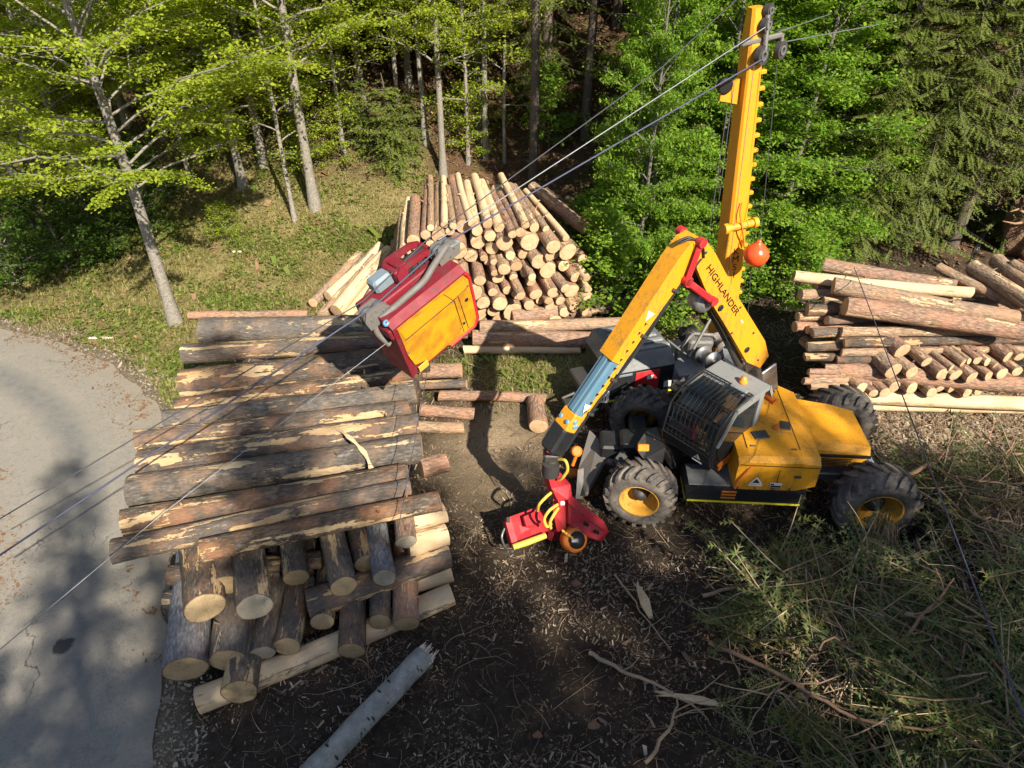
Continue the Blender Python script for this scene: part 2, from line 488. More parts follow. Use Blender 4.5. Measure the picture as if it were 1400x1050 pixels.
M['trunk_spruce'] = m_trunk('spruce_trunk_bark', (.055, .042, .034), (.17, .135, .11), (.11, .095, .075))
M['twig'] = m_bits('dry_twigs', [(.12, .085, .06), (.28, .21, .14), (.44, .34, .22), (.20, .12, .075), (.52, .42, .29)])
M['bough'] = m_bits('broken_boughs', [(.30, .21, .14), (.46, .34, .22), (.22, .14, .09), (.56, .44, .30)])
M['twig_red'] = m_bits('reddish_branches', [(.22, .12, .075), (.32, .19, .12), (.26, .16, .10)])
M['chips'] = m_bits('wood_chips', [(.10, .07, .05), (.20, .145, .10), (.34, .26, .18), (.15, .085, .055), (.48, .40, .30), (.07, .05, .036)])
M['litter'] = m_bits('leaf_litter', [(.12, .065, .035), (.20, .11, .06), (.26, .16, .09), (.16, .10, .06)])
M['strawy'] = m_bits('straw', [(.46, .36, .20), (.56, .46, .28), (.36, .27, .14)])
M['stone'] = m_bits('stones', [(.22, .21, .20), (.34, .32, .29), (.28, .24, .20)])
M['gravelbits'] = m_bits('edge_gravel', [(.16, .12, .08), (.28, .23, .17), (.38, .33, .26), (.20, .12, .07)])
M['soil'] = m_bits('red_soil_clods', [(.16, .085, .05), (.24, .13, .075), (.20, .12, .08)])
# ============================================================ terrain, road, ground cover
ROAD_R = [(-2.6, -14), (-3.4, -6), (-4.0, 0), (-4.69, 4.35), (-5.25, 6.28), (-5.75, 7.8), (-6.4, 9.6), (-7.3, 11.4), (-8.2, 12.5), (-9.5, 13.5), (-11.4, 14.5), (-13.2, 15.1), (-17, 16.0), (-24, 16.8), (-40, 17.5)]
ROAD_L = [(-6.2, -14), (-6.9, -6), (-7.3, 0), (-7.75, 4.35), (-8.25, 6.5), (-9.1, 8.2), (-10.3, 9.7), (-11.5, 10.7), (-12.7, 11.4), (-13.8, 11.9), (-15.2, 12.3), (-16.5, 12.7), (-19, 13.1), (-25, 13.6), (-40, 14.2)]

def seg_dist(px, py, line):
    best = np.full(np.shape(px), 1e9); side = np.zeros(np.shape(px))
    for (x0, y0), (x1, y1) in zip(line[:-1], line[1:]):
        dx, dy = x1 - x0, y1 - y0; L2 = dx * dx + dy * dy
        t = np.clip(((px - x0) * dx + (py - y0) * dy) / L2, 0, 1)
        qx, qy = px - (x0 + t * dx), py - (y0 + t * dy); d = np.hypot(qx, qy)
        cr = dx * qy - dy * qx
        m = d < best
        side = np.where(m, cr, side); best = np.where(m, d, best)
    return best * np.sign(side)     # positive = left of the line's direction (towards the road for ROAD_R)

def road_sd(x, y):
    """> 0 inside the road"""
    return np.minimum(seg_dist(x, y, ROAD_R), -seg_dist(x, y, ROAD_L))

_hx = np.array([-60, -25, -12.7, -8.5, -4, 0, 5, 10, 15, 30, 60.])
_hy = np.array([20, 19, 17.0, 16.3, 16.2, 18.2, 18.0, 16.8, 15.5, 13.5, 13.])
def hill_start(x): return np.interp(x, _hx, _hy)

def slash_h(x, y):
    m = sstep(2.2, 4.6, x) * (1 - sstep(6.6, 7.9, y + .12 * (x - 5)))
    m2 = sstep(6.5, 7.6, x) * (1 - sstep(8.2, 9.8, y))
    m3 = sstep(5.7, 6.6, x) * (1 - sstep(7.4, 8.0, y))
    h = .80 * m + .55 * m * sstep(3.6, 6, x) + .95 * m2 * (1 - m * .35) + .55 * m3 * (1 - m) * (1 - m2 * .7)
    return h * (.65 + .8 * (fbm(x * .8 + 5, y * .8, 3) - .4))

def hz(x, y):
    x = np.asarray(x, float); y = np.asarray(y, float)
    d = y - hill_start(x)
    sl = .30 + .16 * sstep(2, 8, d)
    z = sl * np.where(d > 0, d * d / (d + 1.6), 0)
    z = z - .12 * np.clip(-y - 6, 0, None) * .3                      # falls away gently behind the drone
    rs = road_sd(x, y)
    off = 1 - sstep(-.7, .05, rs)
    z = z + off * ((fbm(x * .9, y * .9, 3) - .45) * .22 + (fbm(x * 4.1, y * 4.1, 3) - .45) * .07)
    left = sstep(0, 1.2, seg_dist(x, y, ROAD_L))
    z = z - .6 * sstep(.3, 4, seg_dist(x, y, ROAD_L)) * (x < -5)
    z = z + slash_h(x, y)
    wav = .25 * np.sin(x * .7 + 1)
    for yc in (8.35, 10.4): z = z - .06 * np.exp(-((y - yc - wav) / .28) ** 2) * sstep(-2, -.5, x) * (1 - sstep(9.5, 11, x)) * (.5 + fbm(x * 3, y * 3, 2)) - .0
    return z - .035 * sstep(-.15, .15, rs)

def hz1(x, y): return float(hz(np.array([x]), np.array([y]))[0])

def ground_at(px, py, dz=0.0):
    """where the pixel's ray meets the terrain"""
    d = ray(px, py); T = np.arange(4.0, 90, .05)
    below = CAM_H + d.z * T - dz < hz(d.x * T, d.y * T)
    t = T[int(np.argmax(below))] if below.any() else 89.0
    return Vector((0, 0, CAM_H)) + d * float(t)

def graded(lo, hi, f0, f1, fine, grow=1.18):
    a = list(np.arange(f0, f1 + 1e-6, fine)); s = fine
    while a[-1] < hi: s *= grow; a.append(a[-1] + s)
    s = fine
    while a[0] > lo: s *= grow; a.insert(0, a[0] - s)
    return np.array(a)

def grid_mesh(name, xs, ys, zf, mats):
    X, Y = np.meshgrid(xs, ys); Z = zf(X, Y)
    V = np.stack([X.ravel(), Y.ravel(), Z.ravel()], 1)
    nx, ny = len(xs), len(ys)
    i = (np.arange(ny - 1)[:, None] * nx + np.arange(nx - 1)[None, :]).ravel()
    Fc = np.stack([i, i + 1, i + nx + 1, i + nx], 1)
    return np_mesh(name, V, Fc, mats, smooth=True), X.ravel(), Y.ravel()

def attr(me, name, vals):
    a = me.attributes.new(name, 'FLOAT', 'POINT'); a.data.foreach_set('value', np.asarray(vals, np.float32))

def zone_grass(x, y):
    d = y - hill_start(x)
    bank = sstep(-1.8, -.6, -road_sd(x, y) * -1 - 0) if False else 1.0
    n = fbm(x * .7 + 3, y * .7, 3)
    g = (1 - sstep(-3.4, -1.6, x)) * sstep(11.2, 12.4, y + .0 * x) * (1 - sstep(3.5, 9.0, d + 5 * (n - .5)))
    rs = road_sd(x, y)
    g = g * (1 - sstep(-.55, -.1, rs + .5 * (n - .5)))
    patch = np.exp(-(((x - .6) / 1.8) ** 2 + ((y - 13.2) / 1.0) ** 2) * 1.2)
    verge = sstep(.0, .4, seg_dist(x, y, ROAD_L)) * (x < -5)
    mid = np.exp(-(((x - 3.0) / 1.6) ** 2 + ((y - 14.6) / 1.6) ** 2))
    return np.clip(g + patch * 1.1 + verge + mid * .7, 0, 1)

def zone_litter(x, y):
    d = y - hill_start(x)
    return np.clip(sstep(.5, 4, d) * (1 - zone_grass(x, y)), 0, 1)

def zone_straw(x, y):
    n = fbm(x * .8, y * .8, 3)
    a = sstep(6.6, 7.6, x) * sstep(8.8, 9.6, y) * (1 - sstep(12.0, 13.0, y))
    b = np.exp(-(((x + .3) / 1.1) ** 2 + ((y - 10.6) / 1.5) ** 2)) * .75
    c = np.exp(-(((x - 5.6) / .7) ** 2 + ((y - 5.7) / .8) ** 2)) * .9
    return np.clip((a + b + c) * (.55 + .9 * n), 0, 1)

# ---- ground material
k = NT('forest_ground')
pos = k.n('NewGeometry').outputs['Position']
def A(n): return k.n('Attribute', {'attribute_name': n}).outputs['Fac']
n1 = k.noise(pos, 1.1, 6, .6); n2 = k.noise(pos, 9, 6, .65); n3 = k.noise(pos, 45, 4, .7)
vor = k.n('TexVoronoi', {'feature': 'F1'}, Vector=pos, Scale=26.0)
chipm = k.n('SeparateXYZ', None, Vector=vor.outputs['Color']).outputs[0]
soil = k.ramp(n2, [(.3, (.018, .014, .011)), (.55, (.042, .031, .022)), (.8, (.095, .067, .045))])
soil = k.mix(k.ramp(n1, [(.4, (0,)), (.7, (.5,))]), soil, (.05, .037, .026))
soil = k.mix(k.ramp(k.math('MULTIPLY', chipm, k.ramp(n3, [(.3, (.6,)), (.7, (1,))])), [(.80, (0,)), (.84, (.8,))]), soil, (.30, .22, .14))
gr = k.ramp(n2, [(.3, (.085, .075, .03)), (.55, (.19, .165, .065)), (.8, (.32, .26, .13))])
gr = k.mix(k.ramp(n1, [(.45, (0,)), (.7, (.7,))]), gr, (.22, .16, .085))
lit = k.ramp(n3, [(.3, (.045, .026, .015)), (.55, (.105, .062, .036)), (.8, (.18, .115, .066))])
lit = k.mix(k.ramp(n1, [(.5, (0,)), (.7, (.55,))]), lit, (.07, .085, .02))
straw = k.ramp(n3, [(.3, (.20, .14, .085)), (.6, (.40, .31, .20)), (.85, (.56, .46, .32))])
grav = k.ramp(n3, [(.3, (.08, .062, .042)), (.6, (.18, .145, .10)), (.85, (.32, .27, .20))])
cc = k.mix(A('grass'), soil, gr)
cc = k.mix(A('litter'), cc, lit)
cc = k.mix(A('straw'), cc, straw)
cc = k.mix(A('gravel'), cc, grav)
k.bsdf(cc, .92, 0, .15, k.bump(k.math('ADD', k.math('MULTIPLY', n2, .7), k.math('MULTIPLY', n3, .5)), .8, .06))
M['ground'] = k.mat

xs = graded(-90, 90, -13.5, 13.5, .11, 1.16); ys = graded(-60, 95, 3.2, 21, .11, 1.13)
me, GX, GY = grid_mesh('ground', xs, ys, hz, M['ground'])
rs_ = road_sd(GX, GY)
attr(me, 'grass', zone_grass(GX, GY)); attr(me, 'litter', zone_litter(GX, GY)); attr(me, 'straw', zone_straw(GX, GY))
nn = fbm(GX * 1.7, GY * 1.7, 3)
attr(me, 'gravel', sstep(-.75, -.15, rs_ + .8 * (nn - .5)) * (1 - .0 * rs_))
tag(obj('ground', me), kind='structure')

# ---- road
k = NT('old_asphalt')
pos = k.n('NewGeometry').outputs['Position']
n1 = k.noise(pos, .55, 5, .6); n2 = k.noise(pos, 60, 4, .7); n3 = k.noise(pos, 4, 5, .6)
lane = k.n('Attribute', {'attribute_name': 'lane'}).outputs['Fac']
cc = k.ramp(n2, [(.25, (.13, .12, .102)), (.5, (.22, .202, .172)), (.8, (.35, .322, .278))])
cc = k.mix(k.ramp(n1, [(.4, (0,)), (.7, (.5,))]), cc, (.24, .22, .19))
n4 = k.noise(pos, 13, 5, .7)
cc = k.mix(k.ramp(n4, [(.52, (0,)), (.70, (.55,))]), cc, (.12, .11, .095))
cc = k.mix(k.ramp(k.noise(pos, 2.1, 6, .7), [(.52, (0,)), (.68, (.5,))]), cc, (.29, .25, .195))
trk = k.math('ABSOLUTE', k.math('SUBTRACT', lane, .44)); trk = k.ramp(trk, [(.03, (.85,)), (.13, (0,))])
cc = k.mix(k.math('MULTIPLY', trk, k.ramp(n3, [(.3, (.4,)), (.7, (1,))])), cc, (.115, .118, .12))
edge = k.ramp(k.math('ABSOLUTE', k.math('SUBTRACT', lane, .5)), [(.34, (0,)), (.5, (.85,))])
cc = k.mix(k.math('MULTIPLY', edge, n3), cc, (.25, .20, .145))
warp = k.n('VectorMath', {'operation': 'ADD'}, i0=pos, i1=k.n('VectorMath', {'operation': 'SCALE'}, i0=k.n('TexNoise', None, Vector=pos, Scale=2.0, Detail=4.0).outputs['Color']).outputs[0]).outputs[0]
crk = k.n('TexVoronoi', {'feature': 'DISTANCE_TO_EDGE'}, Vector=warp, Scale=.42).outputs['Distance']
crk = k.math('MULTIPLY', k.ramp(crk, [(.002, (.8,)), (.007, (0,))]), k.ramp(k.noise(pos, .6, 2), [(.52, (0,)), (.60, (1,))]))
cc = k.mix(crk, cc, (.035, .033, .03))
pt = k.n('VectorMath', {'operation': 'DISTANCE'}, i0=pos, i1=(-6.68, 6.08, 0.02)).outputs['Value']
pt = k.math('ADD', pt, k.math('MULTIPLY', k.math('SUBTRACT', k.noise(pos, 7, 3), .5), .25))
cc = k.mix(k.ramp(pt, [(.12, (.85,)), (.17, (0,))]), cc, (.02, .02, .021))
k.bsdf(cc, .85, 0, .3, k.bump(k.math('SUBTRACT', n2, crk), .35, .02))
M['asphalt'] = k.mat
rp = catmull([(x, y, 0) for x, y in ROAD_R], 10); lp = catmull([(x, y, 0) for x, y in ROAD_L], 10)
V = []; lane = []
NW = 22
for i, (a, b) in enumerate(zip(rp, lp)):
    for j in range(NW + 1):
        t = j / NW
        p = a.lerp(b, t)
        e = (float(vnoise(i * .35, 3.3)) - .5) * .28 * (1 - t) ** 6 + (float(vnoise(i * .35, 8.3)) - .5) * .22 * t ** 6
        d = (b - a).normalized() * -e
        V.append((p.x + d.x, p.y + d.y, .006 + .03 * math.sin(math.pi * t)))
        lane.append(t)
i = (np.arange(len(rp) - 1)[:, None] * (NW + 1) + np.arange(NW)[None, :]).ravel()
me = np_mesh('road', V, np.stack([i, i + 1, i + NW + 2, i + NW + 1], 1), M['asphalt'], smooth=True)
attr(me, 'lane', lane)
tag(obj('road', me), kind='structure')

# ---- scattered cover (nobody could count it)
def scatter(n, box, dens):
    out = []
    tot = 0
    while tot < n:
        x = rng.uniform(box[0], box[1], n * 2); y = rng.uniform(box[2], box[3], n * 2)
        keep = rng.random(n * 2) < dens(x, y)
        out.append(np.stack([x[keep], y[keep]], 1)); tot += keep.sum()
        if len(out) > 40: break
    return np.concatenate(out)[:n]

def in_view(x, y, pad=1.10):
    z = hz(x, y)
    d = y * math.cos(PITCH) + (CAM_H - z) * math.sin(PITCH)
    u = x / np.maximum(d, .1); v = (y * math.sin(PITCH) - (CAM_H - z) * math.cos(PITCH)) / np.maximum(d, .1)
    return (np.abs(u) < .722 * pad) & (np.abs(v) < .541 * pad) & (d > 0)

def blades(P, L, W, tilt, droop=.35):
    """grass blades: 2 triangles + tip each -> as 2 quads-free tris"""
    n = len(P); z = hz(P[:, 0], P[:, 1])
    a = rng.uniform(0, 2 * np.pi, n); L = L * rng.uniform(.5, 1.3, n); t = rng.uniform(0, tilt, n)
    dx, dy = np.cos(a), np.sin(a)
    base = np.stack([P[:, 0], P[:, 1], z - .01], 1)
    side = np.stack([-dy, dx, 0 * a], 1) * (W * rng.uniform(.6, 1.4, n) / 2)[:, None]
    mid = base + np.stack([dx * np.sin(t) * L * .5, dy * np.sin(t) * L * .5, np.cos(t) * L * .55], 1)
    tip = base + np.stack([dx * np.sin(t + droop) * L, dy * np.sin(t + droop) * L, np.cos(t + droop) * L * .9], 1)
    V = np.stack([base - side, base + side, mid + side * .8, mid - side * .8, tip], 1).reshape(-1, 3)
    o = np.arange(n)[:, None] * 5
    F1 = np.concatenate([o + [0, 1, 2], o + [0, 2, 3], o + [3, 2, 4]], 0)
    return V, F1

P = scatter(60000, (-15, 4, 10.5, 27), lambda x, y: zone_grass(x, y) * in_view(x, y) * (fbm(x * 1.3, y * 1.3, 3) * 1.6 - .2) * np.clip(1.4 - (y - 12) * .06, .3, 1))
V, Fc = blades(P, .15, .016, 1.0)
tag(obj('grass', np_mesh('grass', V, Fc, M['grass'])), 'short yellow green grass on the bank beside the road', 'grass', kind='stuff')

def flakes(P, size, lift=.02, aspect=2.2, tilt=.5, zoff=0.0, sig=.45):
    """small quads lying on the ground"""
    n = len(P); z = hz(P[:, 0], P[:, 1]) + zoff + rng.uniform(0, lift, n)
    a = rng.uniform(0, 2 * np.pi, n); s = size * rng.lognormal(0, sig, n); asp = aspect * rng.uniform(.6, 1.6, n)
    tx, ty = rng.normal(0, tilt, n), rng.normal(0, tilt * .7, n)
    u = np.stack([np.cos(a), np.sin(a), np.tan(np.clip(tx, -1, 1)) * .6], 1) * (s * asp / 2)[:, None]
    w = np.stack([-np.sin(a), np.cos(a), np.tan(np.clip(ty, -1, 1)) * .6], 1) * (s / 2)[:, None]
    c = np.stack([P[:, 0], P[:, 1], z + .008], 1)
    j = lambda: rng.uniform(.55, 1.15, (n, 1))
    V = np.stack([c - u * j() - w * j(), c + u * j() - w * j(), c + u * j() + w * j(), c - u * j() + w * j()], 1).reshape(-1, 3)
    return V, np.arange(4 * n).reshape(-1, 4)

P = scatter(34000, (-15, 4, 10.5, 27), lambda x, y: zone_grass(x, y) * in_view(x, y) * np.clip((fbm(x * .8 + 8, y * .8, 4) - .40) * 4.5, .05, 1))
V, Fc = flakes(P, .032, .10, 1.5, .6)
tag(obj('herbs', np_mesh('herbs', V, Fc, M['herb'])), 'low leafy herbs growing among the bank grass', 'ground cover', kind='stuff')

ROADBITS = scatter(2400, (-14, -4, 3, 15), lambda x, y: (road_sd(x, y) > 0) * np.clip(1.2 - road_sd(x, y) * .9, .04, 1) * in_view(x, y) * (fbm(x * 1.1, y * 1.1, 3) > .46))
V, Fc = flakes(ROADBITS, .018, .004, 2.2, .15, .05)
tag(obj('road_litter', np_mesh('road_litter', V, Fc, M['litter'])), 'bark crumbs and leaves scattered along the asphalt', 'litter', kind='stuff')
yard = lambda x, y: (road_sd(x, y) < -.15) * (1 - sstep(.5, 2, y - hill_start(x))) * (1 - .85 * zone_grass(x, y)) * in_view(x, y)
P = scatter(40000, (-6, 12, 3.5, 17), lambda x, y: yard(x, y) * np.clip(fbm(x * 1.2, y * 1.2, 4) * 4 - 1.6, .03, 1))
V, Fc = flakes(P, .0095, .03, 3.2, .6, sig=.55)
tag(obj('wood_chips', np_mesh('wood_chips', V, Fc, M['chips'])), 'wood chips and bark crumbs strewn over the yard soil', 'wood chips', kind='stuff')

P = scatter(30000, (-12, 22, 14, 45), lambda x, y: np.clip(zone_litter(x, y) + .25 * zone_grass(x, y), 0, 1) * in_view(x, y))
V, Fc = flakes(P, .05, .05, 1.4, .6)
tag(obj('leaf_litter', np_mesh('leaf_litter', V, Fc, M['litter'])), 'brown fallen leaves covering the wooded slope', 'leaf litter', kind='stuff')

P = scatter(7000, (-18, -3, 2, 17), lambda x, y: (np.abs(road_sd(x, y) + .25) < .45) * in_view(x, y) * (.2 + fbm(x * 2, y * 2, 3)))
V, Fc = flakes(P, .022, .01, 1.7, .4)
tag(obj('gravel', np_mesh('gravel', V, Fc, M['gravelbits'])), 'loose gravel along the asphalt edge', 'gravel', kind='stuff')

# sticks as thin 3-sided tubes in one mesh
def sticks(n, box, dens, Lm, rm, zoff=0.0, arch=.25, lift=.25, segs=4):
    P = scatter(n, box, dens); n = len(P)
    z = hz(P[:, 0], P[:, 1]) + zoff
    a = rng.uniform(0, 2 * np.pi, n); L = Lm * rng.lognormal(0, .5, n); r = rm * rng.lognormal(0, .35, n)
    bend = rng.normal(0, .5, n); el = rng.normal(0, lift * .4, n)
    VV = []; 
    k = segs + 1
    T = np.linspace(-.5, .5, k)
    for j, t in enumerate(T):
        ang = a + bend * t
        cx = P[:, 0] + np.cos(ang) * L * t; cy = P[:, 1] + np.sin(ang) * L * t
        gz = hz(cx, cy) + zoff
        cz = np.maximum(gz, z + el * L * t + arch * L * (.25 - t * t) * rng.uniform(.0, 1, n)) + r
        rr = r * (1.15 - .9 * abs(t + .5) * .8)
        for q in range(3):
            th = 2 * np.pi * q / 3
            VV.append(np.stack([cx - np.sin(ang) * rr * np.cos(th), cy + np.cos(ang) * rr * np.cos(th), cz + rr * np.sin(th)], 1))
    V = np.stack(VV, 1).reshape(-1, 3)
    o = (np.arange(n) * (k * 3))[:, None]
    Fs = []
    for j in range(segs):
        for q in range(3):
            q2 = (q + 1) % 3
            Fs.append(o + np.array([[j * 3 + q, j * 3 + q2, (j + 1) * 3 + q2, (j + 1) * 3 + q]]))
    return V, np.concatenate(Fs, 0)

V, Fc = sticks(900, (6, 12, 8.6, 13), lambda x, y: zone_straw(x, y) * in_view(x, y), .35, .006, arch=.5)
tag(obj('branch_litter', np_mesh('branch_litter', V, Fc, M['twig'])), 'broken twigs on the pale ground before the right pile', 'twigs', kind='stuff')
P = scatter(9000, (6, 12, 8.6, 13), lambda x, y: zone_straw(x, y) * in_view(x, y))
V, Fc = flakes(P, .020, .04, 2.6, .6)
tag(obj('bark_litter', np_mesh('bark_litter', V, Fc, M['chips'])), 'bark pieces on the pale ground before the right pile', 'bark litter', kind='stuff')
V, Fc = sticks(3800, (-6, 12, 3.5, 16), lambda x, y: yard(x, y), .26, .0042, arch=.5)
tag(obj('twigs', np_mesh('twigs', V, Fc, M['twig'])), 'thin dry twigs littering the dark yard soil', 'twigs', kind='stuff')
V, Fc = sticks(2000, (2.0, 12, 3.2, 10.4), lambda x, y: (slash_h(x, y) > .18) * in_view(x, y, 1.3) * (.25 + sstep(6, 8, x) + .8 * (fbm(x * .7 + 9, y * .7, 2) > .46)), .70, .0085, .10, .7, 1.2, 7)
V2, F2 = sticks(70, (2.4, 12, 3.4, 9.2), lambda x, y: (slash_h(x, y) > .3) * ((y < 6.8) | (x > 6.2)) * in_view(x, y, 1.2), .75, .019, .14, .35, .8, 6)
tag(obj('broken_boughs', np_mesh('broken_boughs', V2, F2, M['bough'])), 'thicker broken boughs jumbled through the brush heap', 'boughs', kind='stuff')
tag(obj('brushwood', np_mesh('brushwood', V, Fc, M['twig'])), 'tangled bare brushwood heaped at the lower right', 'brushwood', kind='stuff')
# ============================================================ logs
ORD = ['first', 'second', 'third', 'fourth', 'fifth', 'sixth', 'seventh', 'eighth', 'ninth', 'tenth', 'eleventh', 'twelfth', 'thirteenth', 'fourteenth', 'fifteenth', 'sixteenth', 'seventeenth', 'eighteenth', 'nineteenth', 'twentieth', 'twenty-first', 'twenty-second', 'twenty-third', 'twenty-fourth', 'twenty-fifth', 'twenty-sixth', 'twenty-seventh', 'twenty-eighth', 'twenty-ninth', 'thirtieth']
def log(p0, p1, r0, r1=None, bark='bark_a', cut='cut_old', label='', group=None, name='log', stubs=0, n=14, ends=(1, 1), bow=None, cat='log', flare=0.0):
    """a felled log from p0 to p1; bark is the log itself, the sawn faces are its parts"""
    p0 = Vector(p0); p1 = Vector(p1)
    r1 = r0 * .9 if r1 is None else r1
    L = (p1 - p0).length
    X = (p1 - p0).normalized()
    Y = Vector((0, 0, 1)).cross(X)
    Y = Y.normalized() if Y.length > 1e-3 else Vector((0, 1, 0))
    roll = random.uniform(0, 6.28)
    Z = X.cross(Y)
    Y2 = Y * math.cos(roll) + Z * math.sin(roll); Z2 = X.cross(Y2)
    Mx = Matrix((X, Y2, Z2)).transposed().to_4x4()
    Mx.translation = (p0 + p1) / 2
    mb = MB(); rings = []
    ns = max(6, int(L / .30)); sd = random.uniform(0, 90)
    bow = random.uniform(-.012, .012) * L if bow is None else bow
    for i in range(ns + 1):
        t = i / ns
        rr = r0 + (r1 - r0) * t + flare * r0 * max(0, 1 - t * 6) ** 2
        cx = -L / 2 + L * t; off = bow * (1 - (2 * t - 1) ** 2)
        ring = []
        for q in range(n):
            a = 2 * math.pi * q / n
            w = 1 + .13 * (float(vnoise(sd + t * 3.2 + 1.7 * math.cos(a), sd * .5 + 1.7 * math.sin(a) + t * 2)) - .5) + .09 * (float(vnoise(sd + t * 14 + 4 * math.cos(a), 4 * math.sin(a))) - .5)
            sx = 0
            if i in (0, ns): sx = .02 * math.cos(a + sd)
            ring.append(Vector((cx + sx, off + rr * w * math.cos(a), rr * w * math.sin(a))))
        rings.append(ring)
    mb.loft(rings, 0, True, cap=False)
    for s in range(stubs):
        t = random.uniform(.1, .9); a = random.uniform(0, 6.28); rr = (r0 + (r1 - r0) * t)
        b = Vector((-L / 2 + L * t, math.cos(a) * rr * .85, math.sin(a) * rr * .85)); d = Vector((random.uniform(-.3, .5), math.cos(a), math.sin(a))).normalized()
        mb.tube([b, b + d * random.uniform(.05, .13)], [random.uniform(.016, .03), .012], 5)
    o = mb.build(name, M[bark]); o.matrix_world = Mx
    for e, ring, rim in ((ends[0], rings[0], -1), (ends[1], rings[-1], 1)):
        if not e: continue
        c = sum(ring, Vector()) / n + Vector((rim * .006, 0, 0))
        cm = MB()
        mid = [c.lerp(p, .55) + Vector((rim * .004, 0, 0)) for p in ring]
        out = [c.lerp(p, .945) for p in ring]
        cm.add([c] + mid + out, [(0, 1 + q, 1 + (q + 1) % n) for q in range(n)] + [(1 + q, 1 + n + q, 1 + n + (q + 1) % n, 1 + (q + 1) % n) for q in range(n)])
        cm.add(out + list(ring), [(q, n + q, n + (q + 1) % n, (q + 1) % n) for q in range(n)], 1)
        cm.build('cut_end', [M[cut], M['rimbark']], o)
    return tag(o, label, cat, group)

def px_log(a, za, b, zb, hpx, bark, cut, label, group=None, **kw):
    """log between two pixels at given heights; hpx is its apparent thickness in photo pixels at its middle"""
    p0 = at(a[0], a[1], z=za); p1 = at(b[0], b[1], z=zb)
    c = (p0 + p1) / 2
    depth = c.y * math.cos(PITCH) + (CAM_H - c.z) * math.sin(PITCH)
    r = hpx * depth / FPX / 2
    tp = kw.pop('tp', .93)
    return log(p0, p1, r / ((1 + tp) / 2), r * tp / ((1 + tp) / 2), bark, cut, label, group, **kw)

# ---- the near stack at the road: top logs lie along x, the courses below cross them
G1 = 'logs of the near stack beside the road'
S = 'in the near stack by the road'
top = [
    ((276, 453), 1.42, (640, 446), 1.42, 36, 'bark_b', 'rearmost pale barked log ' + S),
    ((252, 484), 1.42, (600, 466), 1.45, 26, 'bark_c', 'second log from the back, yellow peeled strip, ' + S),
    ((248, 528), 1.50, (585, 489), 1.52, 40, 'bark_a', 'thick brown third log from the back ' + S),
    ((241, 557), 1.55, (562, 512), 1.58, 23, 'bark_c', 'thin half peeled fourth log from the back ' + S),
    ((228, 578), 1.58, (568, 537), 1.60, 34, 'bark_b', 'dark grey fifth log from the back ' + S),
    ((188, 604), 1.62, (560, 560), 1.62, 30, 'bark_c', 'sixth log from the back with pale streak ' + S),
    ((191, 636), 1.64, (572, 581), 1.64, 37, 'bark_a', 'seventh log from the back with ragged pale patch ' + S),
    ((180, 672), 1.66, (577, 613), 1.66, 44, 'bark_b', 'thick greyish eighth log from the back ' + S),
    ((169, 716), 1.74, (556, 650), 1.72, 38, 'bark_c', 'broad striped log, third from the front ' + S),
    ((154, 754), 1.72, (560, 668), 1.74, 32, 'bark_a', 'frontmost long reddish log whose end sticks out over the road'),
    ((278, 752), 1.76, (602, 684), 1.76, 30, 'bark_c', 'shorter half peeled log at the front edge of the near stack top'),
]
for a, za, b, zb, h, bk, lb in top:
    px_log(a, za, b, zb, h, bk, 'cut_old', lb, G1, stubs=5, n=18, flare=.05)
px_log((575, 640), 1.45, (610, 632), 1.45, 28, 'bark_d', 'cut_old', 'short reddish log end poking out at the right of the near stack', G1)

# second course, along y, cut faces towards the camera
row_a = [((280, 831), .98, (262, 640), 1.02, 54, 'bark_a', 'cut_old', 'broken faced log end under the front left of the near stack'),
         ((349, 830), .98, (330, 650), 1.02, 47, 'bark_b', 'cut_grey', 'grey round log end, second from left in the upper crosswise course'),
         ((470, 802), 1.00, (430, 640), 1.04, 36, 'bark_b', 'cut_old', 'lichen grey log end in the middle of the upper crosswise course'),
         ((526, 790), 1.02, (505, 640), 1.05, 31, 'bark_lichen', 'cut_grey', 'bluish silver barked log end, right in the upper crosswise course'),
         ((556, 741), 1.24, (545, 640), 1.24, 29, 'bark_d', 'cut_grey', 'small grey cut end at the right under the top logs')]
for a, za, b, zb, h, bk, ct, lb in row_a:
    px_log(a, za, b, zb, h * .92, bk, ct, lb, G1, stubs=2, n=18, tp=.95)
for i_, (a_, za_, b_, zb_, h_, bk_) in enumerate((((310, 800), 1.0, (300, 640), 1.0, 34, 'bark_a'), ((405, 790), .95, (385, 640), .98, 32, 'bark_b'), ((500, 770), .95, (470, 630), .95, 28, 'bark_a'), ((440, 850), .45, (455, 720), .45, 30, 'bark_a'), ((520, 850), .42, (520, 720), .42, 28, 'bark_b'))):
    px_log(a_, za_, b_, zb_, h_, bk_, 'cut_old', ORD[i_] + ' set back dark log filling a gap between the crosswise ends', 'set back crosswise logs of the near stack', tp=.95)
# third course, along x
G = [((232, 786), .72, (440, 765), .74, 26, 'bark_a', 'orange ended log of the middle course at the left of the near stack'),
     ((421, 828), .56, (614, 758), .60, 40, 'bark_a', 'dark middle course log ending in pale frayed wood at the right'),
     ((225, 822), .42, (430, 800), .44, 28, 'bark_b', 'dark log low at the left behind the cut ends')]
for a, za, b, zb, h, bk, lb in G:
    px_log(a, za, b, zb, h, bk, 'cut_old', lb, G1, stubs=3)
